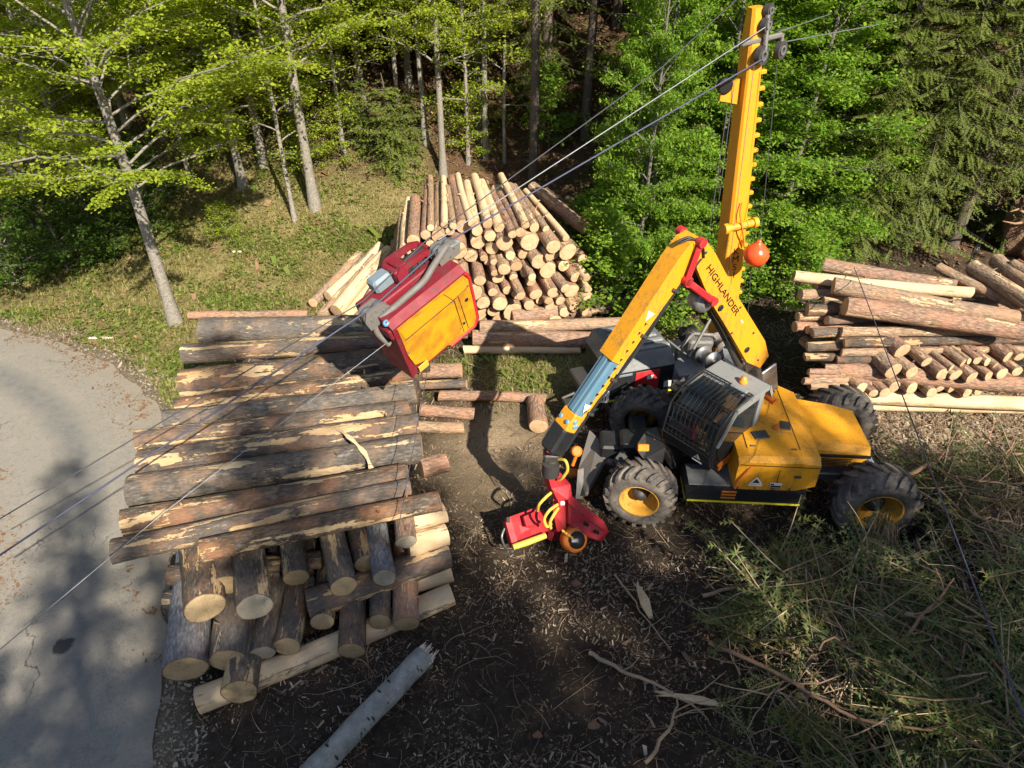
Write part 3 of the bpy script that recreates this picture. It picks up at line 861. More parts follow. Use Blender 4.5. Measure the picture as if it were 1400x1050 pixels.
# fourth course along y
row_b = [((254, 915), .50, (270, 740), .52, 56, 'bark_lichen', 'cut_old', 'thick silver barked log end at the left corner of the near stack'),
         ((312, 903), .48, (335, 730), .52, 50, 'bark_b', 'cut_old', 'pale notched log end, second from left in the lower crosswise course'),
         ((359, 893), .46, (385, 730), .48, 33, 'bark_b', 'cut_grey', 'slim grey log end, third from left in the lower crosswise course'),
         ((393, 884), .48, (425, 720), .5, 34, 'bark_a', 'cut_old', 'slim yellow log end, fourth from left in the lower crosswise course'),
         ((480, 890), .38, (485, 740), .42, 36, 'bark_a', 'cut_old', 'yellow log end, second from right in the lower crosswise course'),
         ((556, 853), .40, (552, 720), .44, 36, 'bark_d', 'cut_old', 'rightmost reddish log end in the lower crosswise course')]
for a, za, b, zb, h, bk, ct, lb in row_b:
    px_log(a, za, b, zb, h * .95, bk, ct, lb, G1, stubs=2, n=18, tp=.95)
px_log((327, 946), .30, (352, 800), .3, 44, 'bark_c', 'cut_old', 'lowest round log end at the foot of the near stack', G1, n=18)
px_log((271, 958), .14, (618, 812), .16, 34, 'bark_pale', 'cut_old', 'pale peeled base log at the foot of the near stack', G1, n=16)
px_log((540, 800), .26, (616, 776), .3, 42, 'bark_pale', 'cut_old', 'thick tan stub at the right foot of the near stack', G1)
px_log((560, 712), 1.12, (608, 700), 1.12, 30, 'bark_pale', 'cut_fresh', 'peeled tan stub, upper one of two at the right side of the near stack', G1)
px_log((556, 745), .88, (610, 730), .88, 32, 'bark_pale', 'cut_fresh', 'peeled tan stub, lower one of two at the right side of the near stack', G1)
# hidden inner courses that carry the top logs
for i, (xa, xb) in enumerate(((300, 360), (400, 430), (500, 505), (545, 560))):
    px_log((xa, 625), 1.1, (xb, 470), 1.1, 34, 'bark_a', 'cut_old', 'dark bearer log lying crosswise hidden under the near stack top', 'bearers inside the near stack')
    px_log((xa - 20, 660), .3, (xb, 500), .3, 50, 'bark_a', 'cut_old', 'dark bearer log lying crosswise hidden under the near stack top', 'bearers inside the near stack')
for i in range(4):
    a = at(235 + 12 * i, 640 - 42 * i, z=.75); b = a + Vector((4.0, .35, 0))
    log(a, b, .2, .18, 'bark_a', 'cut_old', ORD[i] + ' dark inner log from the front, lying lengthwise low in the near stack', 'inner logs of the near stack')

# ---- loose logs behind the stack and between the piles
G2 = 'loose logs between the piles'
px_log((258, 431), .14, (420, 429), .14, 11, 'bark_d', 'cut_old', 'thin reddish log lying behind the near stack by the leaning tree', G2)
px_log((646, 463), .30, (813, 465), .30, 24, 'bark_d', 'cut_fresh', 'thick reddish log with square cut ends on the grass edge', G2, n=16)
px_log((657, 447), .55, (848, 441), .55, 17, 'bark_e', 'cut_fresh', 'long tan log with tapered right end behind the reddish log', G2, tp=.85)
px_log((634, 478), .12, (793, 478), .12, 11, 'bark_pale', 'cut_fresh', 'thin white peeled pole in front of the reddish log', G2)
px_log((700, 433), .45, (806, 424), .45, 20, 'bark_d', 'cut_fresh', 'dark reddish log at the foot of the big pile', G2)
px_log((804, 416), .75, (768, 398), .72, 20, 'bark_e', 'cut_fresh', 'short log with round pale end at the right foot of the big pile', G2)
px_log((806, 420), .38, (866, 417), .4, 22, 'bark_a', 'cut_old', 'dark log in the shade right of the big pile', G2)
px_log((560, 508), .32, (631, 506), .32, 22, 'bark_d', 'cut_fresh', 'thick reddish log end right below the hanging carriage', G2)
px_log((566, 527), .34, (638, 525), .34, 13, 'bark_a', 'cut_fresh', 'slim brown log just below the thick reddish end', G2)
px_log((600, 541), .14, (746, 545), .14, 14, 'bark_d', 'cut_fresh', 'long reddish peeled pole pointing at the harvester head', G2)
px_log((574, 560), .16, (648, 566), .16, 17, 'bark_d', 'cut_fresh', 'reddish log end right of the near stack, fourth down', G2)
px_log((570, 583), .16, (634, 585), .16, 16, 'bark_e', 'cut_fresh', 'short tan log end nearest the camera right of the stack', G2)
px_log((737, 583), .2, (731, 548), .2, 25, 'bark_d', 'cut_fresh', 'short thick log block with pale end at the tip of the pole', G2, n=16)

# ---- the big pile: circles dropped one by one into a heap, each circle a log
G3 = 'logs of the big pile facing the camera'
random.seed(21)
circ = []
def rest(x, r):
    z = r
    for (cx, cz, cr) in circ:
        dx = abs(cx - x); s = cr + r
        if dx < s: z = max(z, cz + math.sqrt(s * s - dx * dx))
    return z
def prof(x):
    return 2.6 * max(0, 1 - ((x + .55) / 2.55) ** 4) ** .5 if abs(x + .55) < 2.55 else 0
tries = 0
while len(circ) < 150 and tries < 1100:
    tries += 1
    r = random.choice((.095, .11, .12, .13, .14, .15, .16, .18, .20, .24)) * random.uniform(.9, 1.08)
    best = None
    for c in range(22):
        x = random.uniform(-3.0, 1.9); z = rest(x, r)
        sc = z - .55 * prof(x)
        if z + r < prof(x) + .12 and (best is None or sc < best[0]): best = (sc, x, z)
    if best: circ.append((best[1], best[2], r * .985))
yb = 14.65
LAY = ['lowest layer', 'second layer from below', 'third layer from below', 'middle layers', 'upper layers', 'topmost layer']
bands = {}
for j, c_ in sorted(enumerate(circ), key=lambda q: q[1][0]): bands.setdefault(min(5, int(c_[1] / .46)), []).append(j)
BL = {j: ORD[n_] + ' round end from the left in the ' + LAY[b_] + ' of the big pile' for b_, js in bands.items() for n_, j in enumerate(js)}
for i, (x, z, r) in enumerate(circ):
    jit = random.gauss(0, .17)
    y0 = yb + jit + .18 * z
    ang = R(4) + R(15) * min(1, max(0, (x + 1.5) / 3))
    L = random.uniform(2.2, 3.1) if z > .9 else 3.2
    d = Vector((-math.sin(ang + random.gauss(0, .02)), math.cos(ang), .012))
    gz = 0.06
    a = Vector((x, y0, z + gz)); b = a + d * L
    b.z = max(b.z, hz1(b.x, b.y) + r * .5) if z < .5 else b.z
    hi = z > prof(x) - .45
    log(a, b, r, r * random.uniform(.82, .92), random.choice(('bark_e', 'bark_e', 'bark_d', 'bark_pale') if hi else ('bark_d', 'bark_e')), 'cut_fresh',
        BL[i], G3, n=12, stubs=3 if hi else 0, ends=(1, 1 if hi else 0))
# logs thrown against the left flank and over the top of the big pile
G4 = 'logs leaning on the left flank of the big pile'
fl = [((500, 420), .5, (556, 330), 1.0, 17, 'bark_e', 'upper slanting log just left above the hanging carriage'), ((520, 400), .8, (566, 312), 1.3, 15, 'bark_pale', 'pale slanting log behind the hanging carriage'), ((448, 405), .3, (520, 336), .6, 14, 'bark_pale', 'thin pale slanting log behind the outermost one at the left'), ((440, 432), .16, (512, 352), .5, 15, 'bark_e', 'lowest slanting log at the left end of the big pile'),
      ((459, 425), .42, (532, 342), .75, 18, 'bark_pale', 'upper pale slanting log at the left end of the big pile'),
      ((473, 436), .20, (533, 362), .45, 17, 'bark_pale', 'pale slanting log in front at the left end of the big pile'),
      ((428, 414), .16, (492, 347), .3, 13, 'bark_e', 'outermost slanting log at the far left of the big pile'),
      ((490, 436), .2, (545, 372), .5, 15, 'bark_e', 'slanting log just left of the hanging carriage')]
for a, za, b, zb, h, bk, lb in fl:
    px_log(a, za, b, zb, h, bk, 'cut_fresh', lb, G4, stubs=4)
tops = [((558, 350), 1.4, (549, 310), 1.5, 15, 'bark_e', 'stubby log above the carriage, left of the long bare one'),
        ((600, 345), 1.7, (571, 280), 1.75, 19, 'bark_e', 'thick smooth log standing out left of the big pile top'),
        ((578, 352), 1.5, (562, 305), 1.6, 12, 'bark_e', 'thin log beside the smooth thick one on the big pile'),
        ((622, 340), 2.0, (605, 285), 2.1, 13, 'bark_lichen', 'grey lichen covered log with splintered tip on the big pile')]
for a, za, b, zb, h, bk, lb in tops:
    px_log(a, za, b, zb, h, bk, 'cut_fresh', lb, G4, stubs=3)
G5 = 'logs sliding off the right shoulder of the big pile'
for i, (a, za, b, zb, h) in enumerate([((800, 312), 1.9, (728, 256), 2.3, 17), ((818, 318), 1.6, (745, 262), 2.0, 14), ((836, 322), 1.3, (775, 272), 1.7, 13), ((828, 300), 1.2, (792, 276), 1.4, 13)]):
    px_log(a, za, b, zb, h, 'bark_a' if i else 'bark_d', 'cut_fresh', ORD[i] + ' dark log slanting down behind the sapling at the big pile', G5, stubs=3)

# ---- the right pile
G6 = 'logs of the right pile'
W = 'of the right pile'
random.seed(5)
px_log((1126, 362), 2.35, (1306, 392), 2.3, 20, 'bark_d', 'cut_fresh', 'rearmost brown top log ' + W, G6, stubs=4)
px_log((1085, 377), 2.30, (1328, 400), 2.3, 16, 'bark_pale', 'cut_fresh', 'long whitish debarked top log ' + W, G6)
px_log((1139, 391), 2.32, (1390, 436), 2.25, 24, 'bark_e', 'cut_fresh', 'tan top log lying above the thickest one ' + W, G6, stubs=5)
px_log((1155, 419), 2.12, (1396, 452), 2.05, 27, 'bark_d', 'cut_fresh', 'thickest pinkish top log, frontmost ' + W, G6, n=18)
for a, za, b, zb, h, lb in [((1282, 365), 2.45, (1412, 428), 2.2, 14, 'pale peeled pole slanting down at the right edge ' + W), ((1330, 366), 2.5, (1425, 424), 2.5, 22, 'thick slanting log at the upper right corner ' + W),
                            ((1362, 356), 2.6, (1430, 408), 2.6, 20, 'slanting log behind the thick one at the right corner ' + W), ((1384, 362), 2.7, (1440, 395), 2.7, 16, 'hindmost slanting log at the upper right corner ' + W)]:
    px_log(a, za, b, zb, h, 'bark_e', 'cut_fresh', lb, G6, stubs=3)
# lengthwise logs whose ends face left, stacked rows
rr = [(1094, 403, 2.0, 15), (1115, 391, 2.12, 13), (1125, 413, 1.95, 15), (1103, 424, 1.85, 18), (1148, 424, 1.9, 16), (1130, 438, 1.75, 13), (1086, 447, 1.5, 15), (1104, 451, 1.55, 12),
      (1110, 455, 1.62, 14), (1150, 454, 1.7, 14), (1154, 469, 1.58, 13), (1103, 474, 1.4, 14), (1121, 474, 1.4, 10), (1145, 465, 1.5, 11), (1150, 482, 1.35, 11), (1162, 482, 1.3, 10),
      (1100, 488, 1.2, 12), (1144, 492, 1.2, 12), (1105, 508, 1.0, 9), (1106, 513, .9, 11), (1098, 521, .82, 10), (1106, 527, .72, 12), (1128, 502, 1.05, 9), (1090, 433, 1.68, 12)]
for i, (px, py, z, h) in enumerate(sorted(rr, key=lambda q: q[1])):
    a = at(px, py, z=z)
    b = a + Vector((4.0 + random.uniform(-.3, .3), -.25 + random.uniform(-.08, .08) + .35, 0))
    depth = a.y * math.cos(PITCH) + (CAM_H - a.z) * math.sin(PITCH)
    log(a, b, h * depth / FPX / 2, None, random.choice(('bark_d', 'bark_a', 'bark_e')), 'cut_fresh', ORD[i] + ' lengthwise log from the top among left side ends ' + W, 'lengthwise logs of the right pile', n=12, stubs=1)
px_log((1139, 505), .95, (1420, 528), .95, 23, 'bark_d', 'cut_fresh', 'thick lengthwise log under the upper crosswise row ' + W, G6, n=16)
px_log((1136, 541), .42, (1420, 553), .42, 20, 'bark_pale', 'cut_fresh', 'bright split faced lengthwise log low in front ' + W, G6, n=16)
px_log((1150, 553), .16, (1430, 560), .16, 13, 'bark_pale', 'cut_fresh', 'pale bottom pole along the foot ' + W, G6)
px_log((1135, 568), .16, (1120, 530), .16, 20, 'bark_e', 'cut_fresh', 'short bearer block under the left front corner ' + W, G6)
px_log((1300, 560), .1, (1290, 520), .1, 18, 'bark_e', 'cut_fresh', 'short bearer block under the middle ' + W, G6)
# crosswise logs with ends to the camera
cr = [(1234, 480, 1.5, 24), (1267, 495, 1.4, 17), (1222, 507, 1.22, 27), (1247, 509, 1.2, 19), (1301, 503, 1.35, 11), (1317, 496, 1.4, 12), (1325, 494, 1.4, 9), (1337, 493, 1.4, 13), (1350, 495, 1.4, 12),
      (1361, 500, 1.35, 11), (1289, 512, 1.2, 19), (1307, 513, 1.2, 19), (1329, 516, 1.2, 19), (1370, 511, 1.25, 17), (1378, 488, 1.42, 17), (1394, 488, 1.42, 14), (1352, 514, 1.2, 14), (1391, 508, 1.22, 15)]
for i, (px, py, z, h) in enumerate(sorted(cr)):
    a = at(px, py, z=z); d = Vector((-.30 + random.gauss(0, .03), 1, .02)).normalized()
    depth = a.y * math.cos(PITCH) + (CAM_H - a.z) * math.sin(PITCH)
    log(a, a + d * random.uniform(2.0, 2.6), h * depth / FPX / 2, None, random.choice(('bark_e', 'bark_d')), 'cut_fresh', ORD[i] + ' from the left in the upper row of bright ends ' + W, 'upper crosswise logs of the right pile', n=14, stubs=2)
cr = [(1178, 531, .80, 18), (1194, 538, .74, 13), (1210, 537, .74, 16), (1223, 529, .82, 17), (1247, 531, .80, 19), (1274, 537, .74, 16), (1285, 532, .78, 13), (1302, 531, .80, 15), (1323, 537, .74, 16), (1338, 535, .76, 14), (1361, 533, .78, 15), (1384, 534, .78, 15)]
for i, (px, py, z, h) in enumerate(sorted(cr)):
    a = at(px, py, z=z); d = Vector((-.30 + random.gauss(0, .03), 1, .02)).normalized()
    depth = a.y * math.cos(PITCH) + (CAM_H - a.z) * math.sin(PITCH)
    log(a, a + d * random.uniform(1.8, 2.4), h * depth / FPX / 2, None, random.choice(('bark_e', 'bark_d')), 'cut_fresh', ORD[i] + ' from the left in the lower row of bright ends ' + W, 'lower crosswise logs of the right pile', n=14)

# ---- broken beech log in the foreground
random.seed(9)
a = at(580, 897, z=.36); b = at(400, 1085, z=.22)
bl = empty('broken_log', (a + b) / 2, 'grey beech log with splintered white end lying in the foreground', 'log')
loc = (a + b) / 2
mb = MB(); pts = [a - loc]; 
N = 12
mb.tube([(a + (b - a) * (i / N)) - loc + Vector((0, 0, .012 * math.sin(i * 1.3))) for i in range(N + 1)], [.16 + .004 * math.sin(i * 2.1) for i in range(N + 1)], 18, cap=True)
mb.build('bark', M['beech'], bl)
d = (a - b).normalized(); u = Vector((0, 0, 1)).cross(d).normalized(); w = d.cross(u)
sp = MB()
for i in range(70):
    th = random.uniform(0, 6.28); rr = .148 * math.sqrt(random.random()); c = a - loc - d * .05 + u * rr * math.cos(th) + w * rr * math.sin(th)
    Ls = .06 + abs(random.gauss(0, .07)) + .13 * max(0, math.cos(th - 2.2)) * random.random()
    sp.tube([c, c + d * Ls + u * random.gauss(0, .012) + w * random.gauss(0, .012)], [random.uniform(.012, .026), .004], 4, smooth=False)
sp.build('splintered_end', M['split'], bl)
# bark scars: short dark lips across the beech log
for i in range(9):
    t = random.uniform(.08, .75); c = a.lerp(b, t) - loc; th = random.uniform(.2, 2.0)
    n1 = (Vector((0, 0, 1)) * math.sin(th) + u * math.cos(th) * (-1)).normalized(); n1 = (n1 - d * n1.dot(d)).normalized(); tg = d.cross(n1)
    sc = MB(); sc.tube([c + (n1 * math.cos(q) + tg * math.sin(q)) * .158 for q in (-.3, -.15, 0, .15, .3)], [.004, .013, .017, .013, .004], 5)
    sc.build('bark_scar', M['ink'], bl)
# ============================================================ harvester, tower yarder, carriage, cables
def frame(o, fx, fy):
    x = Vector((fx, fy, 0)).normalized(); y = Vector((-x.y, x.x, 0)); z = Vector((0, 0, 1))
    m = Matrix((x, y, z)).transposed().to_4x4(); m.translation = Vector(o); return m

def plate(mb, pts, th, m=0):
    """polygon in space thickened away from the camera side"""
    pts = [Vector(p) for p in pts]; c = sum(pts, Vector()) / len(pts)
    n = Vector()
    for i in range(len(pts)): n += (pts[i] - c).cross(pts[(i + 1) % len(pts)] - c)
    n.normalize(); n = n if n.dot(Vector((0, 0, CAM_H)) - c) < 0 else -n
    k = len(pts)
    mb.add(pts + [p + n * th for p in pts], [tuple(range(k)), tuple(range(2 * k - 1, k - 1, -1))] + [(i, i + k, (i + 1) % k + k, (i + 1) % k) for i in range(k)], m)

def text_mesh(txt, size, mat, extrude=.002):
    cu = bpy.data.curves.new('lettering', 'FONT'); cu.body = txt; cu.size = size; cu.extrude = extrude; cu.align_x = 'CENTER'; cu.align_y = 'CENTER'
    t = bpy.data.objects.new('lettering_curve', cu); COL.objects.link(t)
    dg = bpy.context.evaluated_depsgraph_get(); dg.update()
    me = bpy.data.meshes.new_from_object(t.evaluated_get(dg))
    COL.objects.unlink(t); bpy.data.objects.remove(t); bpy.data.curves.remove(cu)
    me.materials.clear(); me.materials.append(mat)
    return me

def put(name, me, parent, o, xaxis, yaxis, origin):
    """place a flat mesh with its x,y along given world axes at world origin o; parent empty sits unrotated at origin"""
    x = Vector(xaxis).normalized(); y = Vector(yaxis); y = (y - x * y.dot(x)).normalized(); z = x.cross(y)
    ob = obj(name, me, parent); m = Matrix((x, y, z)).transposed().to_4x4(); m.translation = Vector(o) - Vector(origin)
    ob.matrix_local = m
    return ob

# ------------------------------------------------------------ harvester
HO = Vector((4.2, 9.55, 0))
HV = empty('forestry_harvester', HO, 'yellow wheeled harvester with barred cab and folded crane boom', 'harvester')
TW = Matrix.Translation(-HO)
FC = frame(HO, -.998, .065)
def hb(fr=None): return MB(TW @ (fr if fr is not None else Matrix.Identity(4)))

RW, WW = .71, .60
def wheel(lx, ly, steer, label=None, s_=1.0):
    fr = FC @ Matrix.Translation((lx, ly, RW * s_)) @ Matrix.Rotation(steer, 4, 'Z') @ Matrix.Scale(s_, 4)
    s = 1 if ly > 0 else -1
    mb = hb(fr)
    h = WW / 2
    prof = [(-h * .78, .36), (-h * .96, .42), (-h, .52), (-h * .93, .60), (-h * .72, .645), (0, .66), (h * .72, .645), (h * .93, .60), (h, .52), (h * .96, .42), (h * .78, .36)]
    mb.lathe(prof, (0, 0, 0), (0, 1, 0), 40, cap=False)
    N = 19
    for i in range(N):
        for sd in (-1, 1):
            a0 = 2 * math.pi * (i + (.5 if sd > 0 else 0)) / N
            path = [(0.02, .655, 0), (.12, .66, .11), (.22, .645, .20), (.29, .60, .255)]
            vs = []
            for (yy, rr, da) in path:
                for w, top in ((-.042, 0), (.042, 0), (.034, 1), (-.034, 1)):
                    a = a0 + da * 1.15 + w / .62
                    r = rr + (.052 if top else -.02)
                    vs.append((r * math.sin(a), sd * (yy + (.012 if top and yy > .25 else 0)), r * math.cos(a)))
            fs = [(0, 1, 2, 3), (15, 14, 13, 12)]
            for kx in range(3):
                b = kx * 4
                for q in range(4): fs.append((b + q, b + (q + 1) % 4, b + 4 + (q + 1) % 4, b + 4 + q))
            mb.add(vs, fs)
    w = mb.build('wheel', M['tyre'], HV)
    rm = hb(fr)
    rm.lathe([(s * h * .78, .395), (s * h * .90, .385), (s * h * .84, .355), (s * h * .35, .325), (-s * h * .02, .30), (-s * h * .12, .17), (-s * h * .12, .02)], (0, 0, 0), (0, 1, 0), 32, cap=False)
    rm.build('rim', M['rim'], w)
    hm = hb(fr)
    hm.lathe([(-s * h * .12, .18), (s * h * .25, .15), (s * h * .32, .09), (s * h * .44, .07), (s * h * .46, .01)], (0, 0, 0), (0, 1, 0), 16)
    for i in range(10):
        a = 2 * math.pi * i / 10
        hm.lathe([(s * h * .1, .016), (s * h * .30, .016)], (.125 * math.cos(a), 0, .125 * math.sin(a)), (0, 1, 0), 6)
    hm.build('hub', M['darksteel'], w)
    if label: w['label'] = label
    return w
wheel(1.92, 1.02, R(-12), s_=.89); wheel(1.72, -1.05, R(-12), s_=.89); wheel(-1.98, 1.06, 0); wheel(-1.98, -1.08, 0)

mb = hb(FC)
mb.box((-.2, 0, .78), (4.0, .75, .36), bev=.04)
mb.box((1.85, 0, .72), (.34, 1.7, .3), bev=.05); mb.box((-1.98, 0, .72), (.36, 1.7, .32), bev=.05)
mb.box((2.35, 0, .8), (.5, .5, .3), bev=.04)
mb.box((-1.35, .62, .98), (1.1, .35, .16), bev=.02); mb.box((-1.9, .75, 1.1), (.5, .3, .2), bev=.03)
mb.build('chassis', M['black'], HV)

# turntable / superstructure base
mb = hb(FC); mb.lathe([(.95, .62), (1.18, .62), (1.2, .55), (1.42, .55)], (.35, -.1, 0), (0, 0, 1), 32)
mb.build('slewing_ring', M['darksteel'], HV)

# front frame with bent fender plates and amber lamps
pa = lambda px, py, y: at(px, py, y=y)
mb = hb()
plate(mb, [pa(868, 612, 9.1), pa(884, 588, 9.5), pa(897, 584, 9.5), pa(910, 612, 9.0), pa(905, 632, 8.9), pa(880, 628, 9.0)], .09)
plate(mb, [pa(897, 584, 9.5), pa(905, 586, 9.6), pa(937, 610, 9.35), pa(925, 640, 9.05), pa(910, 618, 8.98)], .10)
plate(mb, [pa(838, 630, 9.2), pa(868, 592, 9.8), pa(876, 596, 9.75), pa(848, 640, 9.1)], .08)
mb.build('front_frame', M['darksteel'], HV)
mb = hb(FC); mb.box((1.95, .1, .98), (.62, .5, .24), None, 0, .05); mb.build('front_axle_cover', M['black'], HV)
for px, py, y in ((879.5, 612, 8.96), (901, 604, 9.25)):
    mb = hb(); c = pa(px, py, y); mb.box(c, (.19, .07, .12), Matrix.Rotation(R(-28), 3, 'X'), 0, .012); mb.build('amber_lamp', M['amber'], HV)

# dozer blade in front, caked with mud
mb = hb()
P1, P2, P3 = at(803, 585, z=.75), at(829, 612, z=.62), at(838, 640, z=.45)
Q1, Q2 = at(790, 640, z=.55), at(788, 680, z=.28)
plate(mb, [at(806, 588, z=.85), at(818, 600, z=.8), at(826, 628, z=.7), at(800, 676, z=.35), at(787, 680, z=.12), at(791, 640, z=.4)], .07)
plate(mb, [at(818, 600, z=.8), at(840, 622, z=.62), at(846, 634, z=.5), at(826, 628, z=.7)], .08)
plate(mb, [at(790, 642, z=.55), at(798, 640, z=.57), at(797, 682, z=.2), at(787, 682, z=.18)], .05)
mb.tube([at(826, 628, z=.6), at(860, 640, z=.6)], .08, 8)
mb.build('dozer_blade', M['mudsteel'], HV)

# engine hood: front box with sloped shoulder and narrower tail
def loftbox(mb, sections, m=0):
    """sections: list of rings (same count) of chassis-frame points"""
    mb.loft([[Vector(p) for p in s] for s in sections], m, smooth=False)
mb = hb(FC)
def sec(x, yl, yr, zb, zs, zt, sl):
    return [(x, yl, zb), (x, yl - .02, zs), (x, yl - sl, zt), (x, yr + sl, zt), (x, yr + .02, zs), (x, yr, zb)]
loftbox(mb, [sec(.46, 1.24, -.95, 1.06, 1.58, 1.64, .12), sec(.30, 1.26, -.95, 1.06, 1.64, 1.70, .12), sec(-.55, 1.24, -.95, 1.06, 1.64, 1.70, .12), sec(-.90, 1.12, -.9, 1.06, 1.50, 1.58, .14)])
hd = mb.build('engine_hood', M['yellow'], HV)
mb = hb(FC); loftbox(mb, [sec(-.80, .62, -.72, 1.0, 1.42, 1.56, .10), sec(-1.5, .60, -.68, 1.02, 1.36, 1.48, .10), sec(-1.92, .56, -.62, 1.06, 1.28, 1.40, .10)])
tl = mb.build('tail_hood', M['yellow'], HV)
mb = hb(FC); mb.box((-1.4, .608, 1.30), (1.0, .03, .05), m=0); mb.box((-1.1, .57, .93), (1.5, .12, .10), bev=.02); mb.build('tail_trim', M['black'], tl)
mb = hb(FC); mb.box((-1.93, .0, 1.02), (.12, 1.3, .4), bev=.03); mb.build('rear_bumper', M['greyblue'], HV)
# hood seams and hatches
mb = hb(FC)
mb.box((-.2, 1.262, 1.60), (1.2, .008, .010))
mb.box((.30, .1, 1.703), (.012, 1.7, .006)); mb.box((-.55, .1, 1.703), (.012, 1.7, .006))
mb.box((-.2, 1.262, 1.3), (.010, .008, .44))
mb.build('hood_seam', M['ink'], hd)
mb = hb(FC); mb.box((.02, .62, 1.712), (.26, .2, .02), Matrix.Rotation(R(15), 3, 'Z'), 0, .008); mb.build('vent_grille', M['darksteel'], hd)
mb = hb(FC); mb.box((-.45, .35, 1.71), (.17, .22, .02), Matrix.Rotation(R(-10), 3, 'Z'), 0, .008); mb.build('vent_grille', M['darksteel'], hd)
mb = hb(FC); mb.tube([(-.42, -.25, 1.72), (-.30, -.45, 1.74)], .06, 10); mb.build('lifting_lug', M['orange'], hd)
mb = hb(FC); mb.lathe([(1.69, .06), (1.73, .06), (1.735, .03)], (-.28, .42, 0), (0, 0, 1), 14); mb.build('filler_cap', M['orange'], hd)
mb = hb(FC)
mb.tube([(.44, 1.26, 1.08), (.42, 1.27, 1.25), (.30, 1.27, 1.5), (.20, 1.2, 1.62)], .022, 8); mb.build('grab_rail', M['orange'], hd)
# stickers on the hood side
mb = hb(FC); mb.box((.13, 1.265, 1.17), (.22, .006, .03)); mb.add([(.24, 1.267, 1.20), (.02, 1.267, 1.20), (.13, 1.264, 1.36)], [(0, 1, 2)]); mb.build('warning_sticker', M['white'], hd)
mb = hb(FC); mb.add([(.19, 1.271, 1.225), (.07, 1.271, 1.225), (.13, 1.269, 1.315)], [(0, 1, 2)]); mb.build('warning_symbol', M['ink'], hd)
mb = hb(FC); mb.box((-.20, 1.264, 1.19), (.19, .006, .10)); lb_ = mb.build('label_plate', M['white'], hd)
mb = hb(FC); mb.box((-.20, 1.268, 1.165), (.17, .004, .035)); mb.box((-.14, 1.268, 1.21), (.05, .004, .03)); mb.build('label_print', M['ink'], hd)

# black side step with reflective stripe
mb = hb(FC); mb.prism([(1.22, .74), (1.22, .95), (1.05, 1.05), (-.72, 1.05), (-.72, .74)], .62, 1.27); st = mb.build('side_step', M['black'], HV)
mb = hb(FC); mb.box((.25, 1.276, .765), (1.86, .008, .035)); mb.build('reflective_stripe', M['stripe'], st)
mb = hb(FC); mb.box((1.222, 1.0, .79), (.008, .5, .035)); mb.build('reflective_stripe', M['stripe'], st)
for zz in (.86, .93, 1.0):
    mb = hb(FC); mb.box((.52, 1.275, zz), (.24, .012, .03)); mb.build('step_slot', M['orange'], st)
mb = hb(FC); mb.box((.78, .95, 1.055), (.8, .5, .012), bev=.004); mb.build('tread_plate', M['chequer'], st)

# cab on the slewing upper part, facing the felling head
FCAB = frame((3.40, 9.20, 0), -.75, -.66) @ Matrix.Translation((0, 0, 1.25)) @ Matrix.Diagonal((.97, .95, .86, 1)) @ Matrix.Translation((0, 0, -1.25))
sidep = [(-.60, 1.42), (.36, 1.22), (.60, 1.42), (.66, 1.75), (.50, 2.36), (.28, 2.54), (-.10, 2.62), (-.60, 2.66)]
mb = hb(FCAB); mb.prism([(x * .97, 1.92 + (z - 1.92) * .96) for x, z in sidep], -.47, .47); mb.build('cab_shell', M['black'], HV)
cabp = HV.children[-1]
# side window, dark and slightly see-through
for sgn in (1, -1):
    mb = hb(FCAB)
    poly = [(-.46, 1.62), (.40, 1.42), (.52, 1.74), (.38, 2.26), (.10, 2.44), (-.46, 2.42)]
    mb.prism(poly, sgn * .478, sgn * .490); mb.build('side_window', M['glass'], cabp)
mb = hb(FCAB)
def strip(mb, a, b, w, y0, y1, m=0):
    a = Vector((a[0], 0, a[1])); b = Vector((b[0], 0, b[1])); d = (b - a).normalized(); n = Vector((-d.z, 0, d.x)) * w / 2
    mb.prism([((a + n).x, (a + n).z), ((b + n).x, (b + n).z), ((b - n).x, (b - n).z), ((a - n).x, (a - n).z)], y0, y1, m)
for sg in (1, -1):
    strip(mb, (-.53, 1.55), (-.53, 2.6), .14, sg * .475, sg * .515)
    strip(mb, (-.6, 2.55), (.20, 2.53), .12, sg * .475, sg * .512)
    strip(mb, (.16, 2.56), (.56, 1.9), .06, sg * .475, sg * .510)
mb.build('door_frame', M['grey'], cabp)
mb = hb(FCAB); strip(mb, (-.60, 1.46), (.40, 1.27), .13, .475, .518); strip(mb, (-.60, 1.46), (.40, 1.27), .13, -.518, -.475); mb.build('sill', M['orange'], cabp)
mb = hb(FCAB); mb.prism([(.36, 1.20), (.62, 1.41), (.68, 1.75), (.64, 1.76), (.57, 1.45), (.34, 1.25)], -.50, .50); mb.build('lower_front', M['black'], cabp)
# roof: grey rear part with raised rim, beacon, lamp bar
mb = hb(FCAB); mb.prism([(-.70, 2.58), (-.70, 2.68), (-.24, 2.68), (-.18, 2.60)], -.50, .53); rf = mb.build('roof_panel', M['grey'], cabp)
mb = hb(FCAB); mb.prism([(-.86, 2.30), (-.86, 2.42), (-.722, 2.69), (-.722, 2.55)], -.42, .53); mb.build('rear_cowl', M['grey'], cabp)
mb = hb(FCAB); mb.lathe([(2.69, .075), (2.73, .075), (2.75, .055), (2.80, .05), (2.82, .02)], (-.42, .16, 0), (0, 0, 1), 16); mb.build('beacon', M['amber'], rf)
mb = hb(FCAB); mb.box((-.20, .24, 2.715), (.10, .34, .06), bev=.02); mb.build('light_bar', M['grey'], rf)
